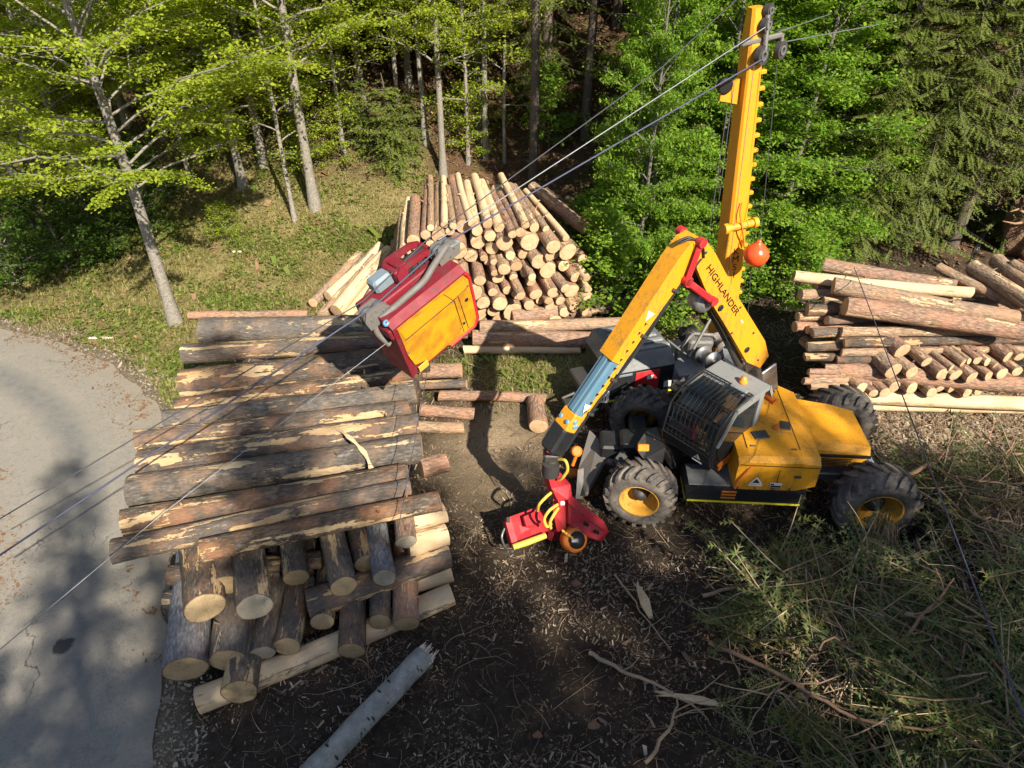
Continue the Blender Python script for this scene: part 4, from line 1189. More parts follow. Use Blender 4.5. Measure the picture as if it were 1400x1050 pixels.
# windscreen and roof glass with bar guard
mb = hb(FCAB); mb.add([(.655, -.45, 1.74), (.655, .45, 1.74), (.505, .45, 2.36), (.505, -.45, 2.36)], [(0, 1, 2, 3)]); mb.add([(.50, -.45, 2.37), (.50, .45, 2.37), (.285, .45, 2.55), (.285, -.45, 2.55)], [(0, 1, 2, 3)]); mb.add([(.28, -.45, 2.555), (.28, .45, 2.555), (-.04, .45, 2.63), (-.04, -.45, 2.63)], [(0, 1, 2, 3)])
mb.build('windscreen', M['glass'], cabp)
BAR = .008
gp = [(.70, 1.52), (.76, 1.78), (.64, 2.42), (.36, 2.66), (-.20, 2.72)]
for i in range(12):
    yy = -.5 + i * 1.0 / 11
    mb = hb(FCAB); mb.tube([(x, yy, z) for x, z in gp], .008 if 0 < i < 11 else .022, 5); mb.build('guard_bar', M['black'], cabp)
for (x, z) in gp:
    mb = hb(FCAB); mb.tube([(x, -.52, z), (x, .52, z)], .014, 5); mb.build('guard_crossbar', M['black'], cabp)
for (t_, z) in ((.70, 2.1), (.73, 1.95)):
    mb = hb(FCAB); mb.tube([(t_, -.52, z), (t_, .52, z)], .010, 5); mb.build('guard_crossbar', M['black'], cabp)
mb = hb(FCAB); mb.add([(.64, .30, 1.45), (.64, .12, 1.45), (.655, .21, 1.60)], [(0, 1, 2)]); mb.box((.638, .21, 1.41), (.01, .2, .02)); mb.build('warning_sticker', M['white'], cabp)
# mirrors at the far front corner
mb = hb(FCAB); mb.tube([(.4, -.5, 2.4), (.5, -.66, 2.45), (.5, -.72, 2.3)], .014, 6); mb.box((.5, -.74, 2.32), (.06, .14, .26), bev=.02); mb.build('mirror', M['black'], cabp)
mb = hb(FCAB); mb.box((.42, -.62, 2.52), (.1, .16, .09), bev=.02); mb.box((.30, -.62, 2.56), (.1, .16, .09), bev=.02); mb.build('work_lamp', M['darksteel'], cabp)
# seat and operator station seen dimly through glass
mb = hb(FCAB); mb.box((-.15, 0, 1.75), (.45, .45, .12), bev=.04); mb.box((-.36, 0, 2.05), (.12, .45, .6), bev=.04); mb.build('seat', M['blackhose'], cabp)

# silver cowl behind the cab
mb = hb(frame((3.55, 10.25, 0), -.875, -.485))
mb.box((0, .0, 1.72), (.72, .62, .5), bev=.06, taper=(.86, .8)); cw = mb.build('valve_cowl', M['grey'], HV)
mb = hb(frame((3.55, 10.25, 0), -.875, -.485)); mb.lathe([(1.97, .055), (2.02, .05), (2.05, .02)], (.1, -.12, 0), (0, 0, 1), 12); mb.build('beacon', M['amber'], cw)

# ---- crane: everything in the vertical plane of the boom
BO = Vector((4.5, 10.3, 0)); FB = frame(BO, -.875, -.485)
FBi = FB.inverted(); NB = Vector((-.485 * -1, -.875, 0))
def bp(px, py, off=.0):
    """pixel -> (x,z) in the boom plane shifted by off towards the camera"""
    o = FBi @ Vector((0, 0, CAM_H)); d = FBi.to_3x3() @ ray(px, py)
    t = (off - o.y) / d.y; q = o + d * t
    return (q.x, q.z)
mb = hb(FB)
mb.box((-.02, .20, 1.85), (.34, .05, .9), Matrix.Rotation(R(20), 3, 'Y'), 0, .015); mb.box((-.02, -.20, 1.85), (.34, .05, .9), Matrix.Rotation(R(20), 3, 'Y'), 0, .015)
mb.lathe([(.9, .36), (1.5, .34), (1.55, .28)], (.08, 0, 0), (0, 0, 1), 24)
mb.build('boom_bracket', M['steel'], HV)
bo_px = [(949, 333), (959, 326), (968, 332), (978, 346), (1011, 409), (1046, 466), (1051, 487), (1039, 503), (1021, 495), (1003, 464), (990, 442), (977, 421), (963, 392), (953, 368)]
pol = [bp(x, y, .17) for x, y in bo_px]
mb = hb(FB); mb.prism(pol, -.17, .17); bm_ = mb.build('main_boom', M['yellow'], HV)
mb = hb(FB)
cs = [bp(x, y, .17) for x, y in ((985, 421), (1021, 478), (997, 436))]
for c in cs[:2]:
    mb.lathe([(.168, .055), (.182, .055), (.186, .04)], (c[0], 0, c[1]), (0, 1, 0), 16)
mb.build('pivot_boss', M['ink'], bm_)
# stick: box beam from the elbow down to the tip
E0 = bp(941, 335); T0 = bp(776, 578)
E0 = Vector((E0[0], 0, E0[1])); T0 = Vector((T0[0], 0, T0[1]))
ax = (T0 - E0).normalized(); nt = Vector((-ax.z, 0, ax.x)); nt = nt if nt.z > 0 else -nt
SL = (T0 - E0).length
def beam(mb, s0, s1, w, h, m=0, bev=.03, dn=0.0):
    c = E0 + ax * ((s0 + s1) / 2) + nt * dn
    rot = Matrix((ax, Vector((0, 1, 0)), nt)).transposed()
    if rot.determinant() < 0: rot = Matrix((ax, Vector((0, -1, 0)), nt)).transposed()
    mb.box(c, (s1 - s0, w, h), rot, m, bev)
mb = hb(FB)
rot = None
top = [(-.16, .04), (-.02, .16), (.25, .185), (.9, .165), (SL * .62, .14), (SL * .62, -.12), (.9, -.17), (.30, -.24), (.02, -.22), (-.14, -.10)]
mb.prism([((E0 + ax * s + nt * n_).x, (E0 + ax * s + nt * n_).z) for s, n_ in top], -.155, .155)
sk = mb.build('stick', M['yellow'], HV)
mb = hb(FB); beam(mb, SL * .615, SL * .985, .285, .215, 0, .035); beam(mb, SL * .60, SL * .93, .10, .03, 0, .01, .115); mb.build('telescope_sleeve', M['blue'], sk)
mb = hb(FB); beam(mb, SL * .625, SL * 1.0, .30, .09, 0, .01, -.085); beam(mb, SL * .93, SL * 1.03, .31, .235, 0, .02); mb.build('tip_plate', M['yellow'], sk)
mb = hb(FB)
for s_, n_ in ((.965, .05), (.985, -.03), (.99, .0)):
    c = E0 + ax * (SL * s_) + nt * n_
    for sg in (1, -1): mb.lathe([(sg * .155, .035), (sg * .172, .035), (sg * .175, .02)], (c.x, 0, c.z), (0, 1, 0), 12)
for yy in (-.09, .09):
    c = E0 + ax * (SL * .985) + nt * .118; mb.lathe([(0, .035), (.02, .035), (.022, .02)], (c.x, yy, c.z), nt, 12)
mb.build('pin', M['bluepin'], sk)
# black arrow marks along the stick side
for i in range(11):
    s_ = SL * (.40 + .05 * i); c = E0 + ax * s_ + nt * -.02; q = .028
    mb = hb(FB); mb.add([c + ax * q + Vector((0, .158, 0)), c - ax * q + nt * q + Vector((0, .158, 0)), c - ax * q - nt * q + Vector((0, .158, 0))], [(0, 1, 2)])
    mb.build('arrow_mark', M['ink'], sk)
for s_ in (.36, .885):
    c = E0 + ax * (SL * s_) + nt * .02; q = .075
    mb = hb(FB); mb.add([c + ax * q + Vector((0, .1585, 0)), c - ax * q + nt * q + Vector((0, .1585, 0)), c - ax * q - nt * q + Vector((0, .1585, 0))], [(0, 1, 2)])
    mb.build('warning_sticker', M['white'], sk)
# elbow links in red, with cylinder
L1 = [bp(958, 331, .2), bp(939, 383, .2), bp(939, 385, .2), bp(974, 411, .2)]
V3 = lambda q, y: Vector((q[0], y, q[1]))
mb = hb(FB)
for sg in (.21, -.21):
    for a_, b_ in ((L1[0], L1[1]), (L1[2], L1[3])):
        a3, b3 = V3(a_, sg), V3(b_, sg); d = (b3 - a3); rot = Matrix((d.normalized(), Vector((0, 1, 0)), d.normalized().cross(Vector((0, 1, 0))))).transposed()
        mb.box((a3 + b3) / 2, (d.length + .12, .05, .11), rot, 0, .02)
        for c in (a3, b3): mb.lathe([(-.05, .07), (.05, .07)], c, (0, 1, 0), 14)
mb.build('elbow_link', M['red'], bm_)
mb = hb(FB); mb.tube([V3(bp(937, 388), 0), V3(bp(973, 410), 0)], .06, 12); mb.tube([V3(bp(973, 410), 0), V3(bp(1006, 470), 0)], .085, 12); mb.build('boom_cylinder', M['darksteel'], bm_)
mb = hb(FB); mb.lathe([(-.16, .13), (-.15, .15), (.10, .15), (.12, .10), (.14, .05)], V3(bp(958, 412), .0), (.2, 1, .1), 18); mb.build('work_lamp', M['steel'], bm_)
mb = hb(FB)
for dy in (-.06, 0, .07):
    mb.tube(catmull([V3(bp(946, 350), dy), V3(bp(947, 374), dy), V3(bp(956, 398), dy), V3(bp(969, 425), dy), V3(bp(983, 449), dy), V3(bp(1002, 482), dy - .05)], 6), .018, 6)
for dy in (.02, .07):
    mb.tube(catmull([V3(bp(925, 330), dy), V3(bp(938, 322), dy + .05), V3(bp(948, 330), .17 + dy * .3), V3(bp(950, 345), .19)], 6), .018, 6)
mb.build('hose', M['blackhose'], bm_)
# lift cylinder with bright rod, hoses clamped along the stick, bolts
mb = hb(FB); mb.tube([V3(bp(1012, 500), -.02), V3(bp(995, 462), -.02)], .075, 12); mb.build('lift_cylinder', M['darksteel'], HV)
mb = hb(FB); mb.tube([V3(bp(995, 462), -.02), V3(bp(972, 420), -.02)], .04, 10); mb.build('piston_rod', M['steel'], HV.children[-1])
for dy in (-.10, -.05, 0.0):
    mb = hb(FB); pts = [E0 + ax * (SL * s_) + nt * (-.20 + .03 * math.sin(s_ * 9 + dy * 20) + .07 * s_) + Vector((0, .17 + dy * .25, 0)) for s_ in (.02, .12, .22, .34, .46, .58, .70, .82, .94, 1.04, 1.12)]
    mb.tube(catmull(pts, 4), .017, 6); mb.build('hose', M['blackhose'], sk)
for s_ in (.2, .45, .7, .9):
    mb = hb(FB); c = E0 + ax * (SL * s_) + nt * -.13 + Vector((0, .165, 0)); rot = Matrix((ax, Vector((0, 1, 0)), ax.cross(Vector((0, 1, 0))))).transposed(); mb.box(c, (.05, .05, .12), rot, 0, .008); mb.build('hose_clamp', M['darksteel'], sk)
for px_, py_ in ((965, 345), (1000, 455), (1030, 455), (1036, 492), (1012, 420)):
    mb = hb(FB); c = bp(px_, py_, .17); mb.lathe([(.168, .022), (.184, .02), (.186, .008)], (c[0], 0, c[1]), (0, 1, 0), 8); mb.build('bolt', M['darksteel'], bm_)
for lx_ in (.40, .12, -.16, -.44, -.70):
    mb = hb(FC); mb.lathe([(1.245, .016), (1.272, .014)], (lx_, 0, 1.10), (0, 1, 0), 8); mb.build('bolt', M['darksteel'], hd)
for lx_, ly_ in ((.2, .9), (.2, -.6), (-.45, .95), (-.45, -.6)):
    mb = hb(FC); mb.box((lx_, ly_, 1.706), (.09, .035, .02), None, 0, .006); mb.build('hinge', M['darksteel'], hd)
mb = hb(FC); mb.box((-.52, 1.252, 1.38), (.10, .02, .05), None, 0, .006); mb.build('latch', M['darksteel'], hd)
for i in range(5):
    mb = hb(FC); mb.box((-1.35 + .0 * i, .622, 1.10 + .035 * i), (.5, .012, .014)); mb.build('louvre', M['ink'], tl)
# lettering on the boom side
pA = FB @ V3(bp(968, 364, .173), .173); pB = FB @ V3(bp(1008, 429, .173), .173)
me = text_mesh('HIGHLANDER', .175, M['ink'])
xa = (pB - pA).normalized(); 
Lx = max(v.co.x for v in me.vertices) - min(v.co.x for v in me.vertices)
tx = put('lettering', me, bm_, (pA + pB) / 2 + NB * .004, xa, Vector((0, 0, 1)) + xa * .0, HO)
s_ = (pB - pA).length / Lx; tx.scale = (s_, s_ * .66, 1)
pC = FB @ V3(bp(1014, 440, .173), .173)
mb = hb(); 
me = text_mesh('HM', .06, M['white']); put('emblem', me, bm_, pC + NB * .004, xa, Vector((0, 0, 1)), HO)
# tip link hanging from the stick
TIP = FB @ (E0 + ax * SL)
mb = hb(FB)
a_ = bp(772, 586); b_ = bp(756, 612)
d = V3(b_, 0) - V3(a_, 0); rot = Matrix((d.normalized(), Vector((0, 1, 0)), d.normalized().cross(Vector((0, 1, 0))))).transposed()
mb.box((V3(a_, 0) + V3(b_, 0)) / 2, (d.length + .12, .34, .3), rot, 0, .04)
mb.build('boom_tip', M['black'], HV)

# ------------------------------------------------------------ harvester head hanging from the tip
HC = at(757, 742, y=8.0); HC.z = .02
HD = empty('harvester_head', HC, 'red felling head with yellow hoses hanging from the crane tip', 'harvester head')
def kb(): return MB(Matrix.Translation(-HC))
q = lambda px, py, y=8.05: at(px, py, y=y)
mb = kb(); mb.tube([q(756, 612, 8.25), q(754, 640, 8.15)], .11, 12); mb.box(q(754, 622, 8.2), (.26, .22, .16), None, 0, .03); mb.lathe([(-.12, .14), (.12, .14)], q(753, 640, 8.12), (0, 0, 1), 16); mb.build('rotator', M['darksteel'], HD)
mb = kb(); mb.tube([q(748, 617, 8.05), q(754, 621, 8.0), q(763, 615, 8.02)], .018, 6); mb.build('clamp', M['red'], HD)
mb = kb()
plate(mb, [q(749, 650, 8.05), q(766, 646, 8.15), q(780, 662, 8.15), q(782, 676, 8.05), q(776, 683, 7.95), q(763, 685, 7.95), q(754, 668, 8.0)], .20)
plate(mb, [q(757, 655, 8.2), q(770, 655, 8.2), q(774, 690, 8.0), q(774, 722, 7.85), q(762, 728, 7.85), q(756, 700, 7.95)], .18)
hgr = mb.build('hanger_frame', M['red'], HD)
mb = kb(); mb.box(q(769, 688, 7.86), (.07, .05, .06), None, 0, .01); mb.build('lamp', M['white'], hgr)
mb = kb()
plate(mb, [q(690, 709, 7.95), q(735, 693, 8.35), q(745, 700, 8.3), q(758, 722, 8.0), q(745, 727, 7.9), q(701, 747, 7.6)], .06)
plate(mb, [q(690, 709, 7.95), q(701, 747, 7.6), q(697, 749, 7.7), q(687, 715, 8.02)], .10)
plate(mb, [q(701, 747, 7.6), q(745, 727, 7.9), q(748, 735, 7.95), q(703, 750, 7.7)], .10)
gl = mb.build('feed_arm', M['red'], HD)
mb = kb(); plate(mb, [q(716, 706, 7.98), q(735, 698, 8.16), q(741, 714, 7.98), q(720, 720, 7.84)], .05); mb.xf = mb.xf @ Matrix.Translation((0, -.05, .05)); mb.build('cover', M['red'], gl)
for (px, py) in ((695, 715), (699, 735)):
    mb = kb(); c = q(px, py, 7.84); mb.box(c + Vector((0, .08 * (735 - py) / 20 - .02, .01)), (.055, .05, .09), Matrix.Rotation(R(-40), 3, 'X')); mb.build('slot', M['ink'], gl)
mb = kb(); mb.tube([q(701, 748, 7.55), q(722, 741, 7.66), q(746, 732, 7.78)], [.05, .055, .05], 10); mb.build('delimbing_knife', M['hose'], gl)
mb = kb(); mb.tube(catmull([q(690, 722, 7.9), q(686, 735, 7.8), q(692, 750, 7.6), q(701, 754, 7.5)], 5), .02, 6); mb.build('knife_edge', M['steel'], gl)
mb = kb()
plate(mb, [q(776, 676, 8.1), q(782, 678, 8.12), q(826, 713, 8.1), q(830, 727, 8.0), q(819, 739, 7.8), q(806, 735, 7.8), q(778, 716, 7.85)], .07)
plate(mb, [q(826, 713, 8.1), q(830, 727, 8.0), q(819, 739, 7.8), q(822, 741, 7.86), q(833, 727, 8.08)], .14)
gr_ = mb.build('feed_arm', M['red'], HD)
mb = kb(); mb.tube([q(777, 686, 7.95), q(806, 712, 7.9), q(827, 726, 7.92)], .012, 5); mb.build('rib', M['red'], gr_)
for (px, py) in ((801, 716), (815, 727)):
    mb = kb(); c = q(px, py, 7.86); mb.box(c + Vector((0, -.03, .03)), (.09, .05, .035), Matrix.Rotation(R(35), 3, 'Y')); mb.build('slot', M['ink'], gr_)
mb = kb()
mb.lathe([(-.10, .17), (-.09, .21), (.09, .21), (.10, .17)], q(784, 737, 7.78), (.45, -.7, .55), 20); su = mb.build('saw_housing', M['orange'], HD)
mb = kb(); mb.lathe([(.09, .15), (.14, .14), (.16, .05)], q(784, 737, 7.78), (.45, -.7, .55), 16); mb.build('saw_motor', M['ink'], su)
mb = kb(); mb.box(q(786, 739, 7.60), (.12, .05, .07), Matrix.Rotation(R(-45), 3, 'X'), 0, .01); mb.build('plate', M['steel'], su)
for i in range(4):
    mb = kb(); mb.box(q(770 + 4 * i, 726 + 3 * i, 7.62), (.05, .03, .02), Matrix.Rotation(R(40), 3, 'Y')); mb.build('mark', M['hose'], su)
for i, pth in enumerate([[(764, 628, 8.1), (773, 630, 8.0), (776, 642, 7.95), (770, 652, 7.95), (765, 656, 8.0)], [(753, 674, 7.9), (746, 680, 7.8), (737, 690, 7.75), (735, 698, 7.85)],
                         [(762, 690, 7.85), (751, 698, 7.7), (744, 710, 7.65), (748, 720, 7.65), (754, 715, 7.7)], [(763, 695, 7.85), (757, 704, 7.7), (752, 714, 7.66), (753, 722, 7.68)]]):
    mb = kb(); mb.tube(catmull([q(*p) for p in pth], 6), .026, 8); mb.build('hose', M['hose'], HD)
mb = kb(); mb.box(q(765, 720, 8.15), (.5, .3, .34), Matrix.Rotation(R(20), 3, 'Z'), 0, .05); mb.build('head_body', M['darkred'], HD)
mb = kb(); mb.box(q(738, 728, 8.2), (.5, .22, .22), Matrix.Rotation(R(15), 3, 'Z'), 0, .05); mb.build('roller_mount', M['darkred'], HD)

# orange snatch hook lying beside the blade
hk = at(788, 617, z=.62)
mb = MB(Matrix.Translation(-Vector((hk.x, hk.y, 0)))); mb.lathe([(-.05, .06), (-.05, .10), (.05, .10), (.05, .06)], hk, (.3, -.7, .5), 16); mb.tube([hk + Vector((0, -.02, -.08)), hk + Vector((-.06, -.06, -.3))], .035, 6); mb.tube([hk + Vector((-.05, .0, -.25)), Vector((hk.x + .1, hk.y + .1, .02))], .03, 6)
mb.box((hk.x, hk.y, .05), (.25, .2, .14), None, 0, .03)
mb.build('chock_block', M['orange'], empty('snatch_block', (hk.x, hk.y, 0), 'small orange pulley block standing left of the dozer blade', 'pulley'))

# ------------------------------------------------------------ tower yarder behind the harvester
YO = Vector((2.6, 11.6, 0))
YD = empty('tower_yarder', YO, 'tower yarder with grey ribbed hood and tall yellow mast', 'tower yarder')
FY = frame((1.92, 11.2, 0), .959, .284)
def yb_(fr=None): return MB(Matrix.Translation(-YO) @ (fr if fr is not None else Matrix.Identity(4)))
mb = yb_(FY); mb.prism([(0, .6), (0, 1.28), (1.40, 1.28), (1.40, .6)], 0, 1.25); hs = mb.build('housing', M['black'], YD)
mb = yb_(FY); mb.loft([[Vector(p) for p in ((-.02, -.02, 1.283), (1.42, -.02, 1.283), (1.42, 1.27, 1.283), (-.02, 1.27, 1.283))], [Vector(p) for p in ((.10, .16, 1.60), (1.34, .16, 1.60), (1.34, 1.2, 1.60), (.10, 1.2, 1.60))]], 0, False); hd2 = mb.build('hood', M['chequer'], YD)
for i in range(5):
    yy = .22 + .2 * i
    mb = yb_(FY); mb.box((.72, yy, 1.615 + .012), (1.22 - .10 * i, .10, .05), None, 0, .012); mb.build('rib', M['grey'], hd2)
mb = yb_(FY); mb.box((.82, -.006, .94), (.52, .016, .56), None, 0, .004); rp_ = mb.build('red_panel', M['red'], hs)
mb = yb_(FY); mb.box((.88, -.02, 1.06), (.14, .014, .08)); mb.build('sticker', M['white'], rp_)
mb = yb_(FY); mb.box((.78, -.02, .88), (.09, .012, .06)); mb.build('latch', M['ink'], rp_)
mb = yb_(FY); mb.box((.70, -.01, .615), (1.42, .02, .04)); mb.build('reflective_stripe', M['stripe'], hs)
mb = yb_(FY); mb.box((.33, -.012, 1.21), (.30, .022, .05), None, 0, .006); mb.build('handle', M['greyblue'], hs)
mb = yb_(FY); mb.box((1.30, -.008, .80), (.16, .016, .14)); mb.build('sticker', M['white'], hs)
mb = yb_(FY); mb.box((-.14, -.1, .86), (.2, .16, .26), Matrix.Rotation(R(-20), 3, 'Z'), 0, .03); lp_ = mb.build('rear_lamp', M['white'], YD)
for dx in (-.03, .03):
    mb = yb_(FY); mb.box((-.17 + dx, -.186 - dx * .34, .88), (.022, .012, .10), Matrix.Rotation(R(-20), 3, 'Z')); mb.build('lamp_mark', M['ink'], lp_)
# carrying frame, wheels, outrigger
mb = yb_(FY); mb.box((1.5, .6, .72), (3.9, .9, .2), None, 0, .03); mb.box((-.5, .2, .45), (.6, .5, .06), Matrix.Rotation(R(10), 3, 'Y')); mb.box((2.9, .5, .35), (.3, 1.9, .2), None, 0, .03); mb.box((.2, .5, .35), (.3, 1.6, .2), None, 0, .03)
for x_, y_ in ((2.9, -.35), (2.9, 1.35), (.2, 1.2), (.2, -.15)): mb.box((x_, y_, .25), (.10, .10, .5)); mb.box((x_, y_, .03), (.35, .35, .05))
mb.build('frame', M['darksteel'], YD)
mb = yb_(FY); mb.tube([(-.75, .1, .5), (-.35, .0, .62), (-.1, .1, .62)], .03, 6); mb.tube([(-.75, .1, .5), (-.78, .5, .5), (-.2, .55, .62)], .03, 6); mb.box((-.45, -.04, .5), (.5, .03, .05)); mb.build('tow_bar', M['mudsteel'], YD)
mb = yb_(FY); mb.box((1.85, .45, .98), (.9, 1.1, .3), None, 0, .03); mb.box((1.62, -.02, 1.16), (.45, .5, .08), Matrix.Rotation(R(8), 3, 'X'), 0, .02); dk = mb.build('winch_deck', M['grey'], YD)
def wdisc(px, py, y, r, w, dirn, mat, name):
    mb = yb_(); c = at(px, py, y=y)
    mb.lathe([(-w / 2, r * .6), (-w / 2, r), (-w / 2 + .03, r), (-w / 2 + .035, r * .72), (w / 2 - .035, r * .72), (w / 2 - .03, r), (w / 2, r), (w / 2, r * .75), (w / 2 + .02, r * .7), (w / 2 + .02, r * .25), (w / 2 + .06, r * .22), (w / 2 + .06, .01)], c, dirn, 28); return mb.build(name, mat, YD)
wdisc(968, 489, 11.45, .19, .34, (.35, -.9, .15), M['steel'], 'winch_drum')
wdisc(941, 456, 12.3, .17, .26, (-.85, -.5, .1), M['ink'], 'hose_reel')
wdisc(985, 470, 11.9, .17, .4, (.2, -.95, .1), M['mudsteel'], 'winch_drum')
mb = yb_()
fr_pts = [(926, 478, 11.8), (948, 456, 12.0), (975, 458, 12.0), (994, 480, 11.8), (1003, 496, 11.5)]
fp = [at(a, b, y=c) for a, b, c in fr_pts]
for a_, b_ in zip(fp[:-1], fp[1:]): mb.tube([a_, b_], .04, 6)
for p in fp: mb.tube([p, Vector((p.x, p.y, .8))], .035, 6)
mb.tube([at(942, 488, y=11.3), at(973, 433, y=11.8)], .03, 6); mb.tube([at(914, 466, y=11.9), at(938, 485, y=11.6)], .025, 6)
mb.box(at(955, 470, y=12.0), (.5, .4, .35), None, 0, .04); mb.box(at(1000, 485, y=11.6), (.4, .3, .3), Matrix.Rotation(R(30), 3, 'Y'), 0, .04)
mb.build('winch_frame', M['mudsteel'], YD)
mb = yb_(); plate(mb, [at(988, 476, y=11.3), at(1012, 480, y=11.2), at(1010, 502, y=10.95), at(992, 496, y=11.0)], .03); mb.build('cowl_sheet', M['grey'], YD)
# mast
MB0 = Vector((4.42, 12.50, .9)); MT0 = Vector((3.83, 12.45, 7.53))
md = (MT0 - MB0).normalized()
mx = Vector((math.cos(R(17)), math.sin(R(17)), 0)); mx = (mx - md * mx.dot(md)).normalized(); my = md.cross(mx)     # -my faces the camera, lit
MR = Matrix((mx, my, md)).transposed()
ML = (MT0 - MB0).length
FM = MR.to_4x4(); FM.translation = MB0
def mast_b(): return MB(Matrix.Translation(-YO) @ FM)
def sq(w, d, z, c=.04): return [Vector(p) for p in ((-w + c, -d, z), (w - c, -d, z), (w, -d + c, z), (w, d - c, z), (w - c, d, z), (-w + c, d, z), (-w, d - c, z), (-w, -d + c, z))]
mb = mast_b(); mb.loft([sq(.20, .22, 0), sq(.20, .22, 2.0), sq(.14, .155, ML * .92), sq(.12, .14, ML * .92 + .02)], 0, False); mst = mb.build('mast', M['yellow2'], YD)
mb = mast_b(); mb.box((.09, -.192, 3.0), (.006, .012, 5.4), Matrix.Rotation(R(-.55), 3, 'X')); mb.build('weld_seam', M['orange'], mst)
# cable guide running down the mast front
for i in range(21):
    z_ = .7 + i * .262; w_ = .20 - .06 * max(0, z_ - 2) / 4.4
    mb = mast_b(); mb.box((w_ + .05, -.08, z_), (.12, .09, .07), None, 0, .012); mb.build('step', M['yellow2'], mst)
mb = mast_b(); mb.lathe([(-.30, .07), (.30, .07)], (0, -.25, 3.05), (1, 0, 0), 14); mb.lathe([(-.34, .10), (-.26, .10)], (0, -.25, 3.05), (1, 0, 0), 14); mb.lathe([(.26, .10), (.34, .10)], (0, -.25, 3.05), (1, 0, 0), 14); mb.tube([(-.2, -.26, 3.0), (-.24, -.28, 2.5)], .045, 8); cl_ = mb.build('collar', M['yellow'], mst)
mb = mast_b(); mb.tube(catmull([(-.02, -.24, 3.5), (-.05, -.27, 3.3), (0, -.33, 3.0), (.1, -.27, 2.7), (.12, -.26, 2.6), (.06, -.25, 2.75)], 6), .014, 6); mb.build('hose', M['orange'], mst)
# mast head
mb = mast_b()
mb.loft([sq(.142, .158, ML * .905), sq(.13, .14, ML * .95), sq(.11, .11, ML * 1.0)], 0, False); mb.build('mast_head', M['yellow'], mst)
mb = mast_b(); mb.prism([(-.52, 5.32), (-.16, 5.2), (-.16, 5.62), (-.50, 5.5)], -.03, .03); br_ = mb.build('guide_bracket', M['yellow2'], mst)
mb = mast_b(); mb.lathe([(-.05, .10), (-.05, .13), (.05, .13), (.05, .10)], (-.45, -.02, 5.55), (0, 1, .1), 16); mb.build('guide_sheave', M['ink'], br_)
mb = mast_b(); mb.box((.08, -.12, ML * .93), (.75, .09, .08), Matrix.Rotation(R(-3), 3, 'Y'), 0, .02); mb.build('cross_arm', M['mudsteel'], mst)
def sheave(c, dirn, r, name='sheave'):
    mb = mast_b(); mb.lathe([(-.05, r), (-.05, r * 1.0), (-.02, r * .85), (.02, r * .85), (.05, r), (.05, r * .55), (-.05, r * .55), (-.05, r)], c, dirn, 20); s_ = mb.build(name, M['darksteel'], mst)
    return s_
mb = mast_b()
def ring(mb, c, dirn, r, w):
    mb.lathe([(-w, r), (w, r), (w, r * .62), (-w, r * .62), (-w, r)], c, dirn, 22, smooth=False, cap=False)
for nm, c, r_ in (('skyline_sheave', (.05, -.22, ML * .898), .15), ('mainline_sheave', (.10, -.18, ML * .962), .12), ('top_sheave', (.14, -.14, ML * .992), .10), ('guyline_sheave', (.46, -.12, ML * .898), .14)):
    mb = mast_b(); ring(mb, c, (.45, -.9, .0), r_, .045); sv = mb.build(nm, M['darksteel'], mst)
    mb = mast_b(); ring(mb, c, (.45, -.9, .0), r_ * .55, .06); mb.build('bearing', M['steel'], sv)
mb = mast_b(); mb.tube([(.1, -.22, ML * .91), (.1, -.19, ML * .985)], .04, 8); mb.tube([(.46, -.12, ML * .935), (.46, -.12, ML * .905)], .03, 8); mb.build('shackle', M['steel'], mst)
# letters on the mast, one below the other
for i, ch in enumerate('KMS1'):
    me = text_mesh(ch, .20, M['ink']); z_ = 2.50 - .165 * i
    c = FM @ Vector((-.0, -.2235 + .0147 * max(0, z_ - 2), z_)); t_ = put('lettering', me, mst, c, mx, md, YO)

# orange float hanging at the mast
fc = at(1034, 348, y=11.9)
mb = MB(Matrix.Translation(-fc)); mb.lathe([(-.23, .005), (-.225, .06), (-.18, .15), (-.09, .21), (.0, .235), (.10, .205), (.18, .13), (.23, .06), (.26, .045), (.29, .04), (.30, .005)], fc, (0, 0, 1), 28); fl_ = empty('marker_float', fc, 'round orange plastic float hanging beside the mast', 'float'); mb.build('ball', M['float'], fl_)
mb = MB(Matrix.Translation(-fc)); mb.tube([fc + Vector((0, 0, .29)), fc + Vector((.0, .0, .40))], .012, 6); mb.build('eyelet', M['darksteel'], fl_)

# ------------------------------------------------------------ skyline carriage
CC = Vector((-1.476, 9.073, 4.41)); yaw, pit, rol = .736, .3226, .0354
CL, CW, CH, TUCK = 1.389, .978, 1.135, -.474
a_ = Vector((math.cos(pit) * math.cos(yaw), math.cos(pit) * math.sin(yaw), math.sin(pit)))
s0 = a_.cross(Vector((0, 0, 1))).normalized(); u0 = s0.cross(a_)
s1_ = s0 * math.cos(rol) + u0 * math.sin(rol); u1_ = -s0 * math.sin(rol) + u0 * math.cos(rol)
CM = Matrix((a_, -s1_, u1_)).transposed().to_4x4(); CM.translation = CC     # local x along the line, -y towards the camera, z up
CG = empty('skyline_carriage', CC, 'red skyline carriage with perforated yellow side panel hanging on the cables', 'cable carriage')
CG.matrix_world = CM
hl, hw = CL / 2, CW / 2
def cb(): return MB()
tk = TUCK * hw
def csec(x, f=1.0): return [Vector(p) for p in ((x, -hw, 0), (x, -hw * .80, .10), (x, hw * .80, .10), (x, hw, 0), (x, hw * .8 , -CH * f), (x, -(hw + tk), -CH * f))]
mb = cb(); mb.loft([csec(-hl * 1.02, 1.03), csec(-hl * .9), csec(hl * .9), csec(hl * .98, .93)], 0, False); bd = mb.build('body', M['darkred'], CG)
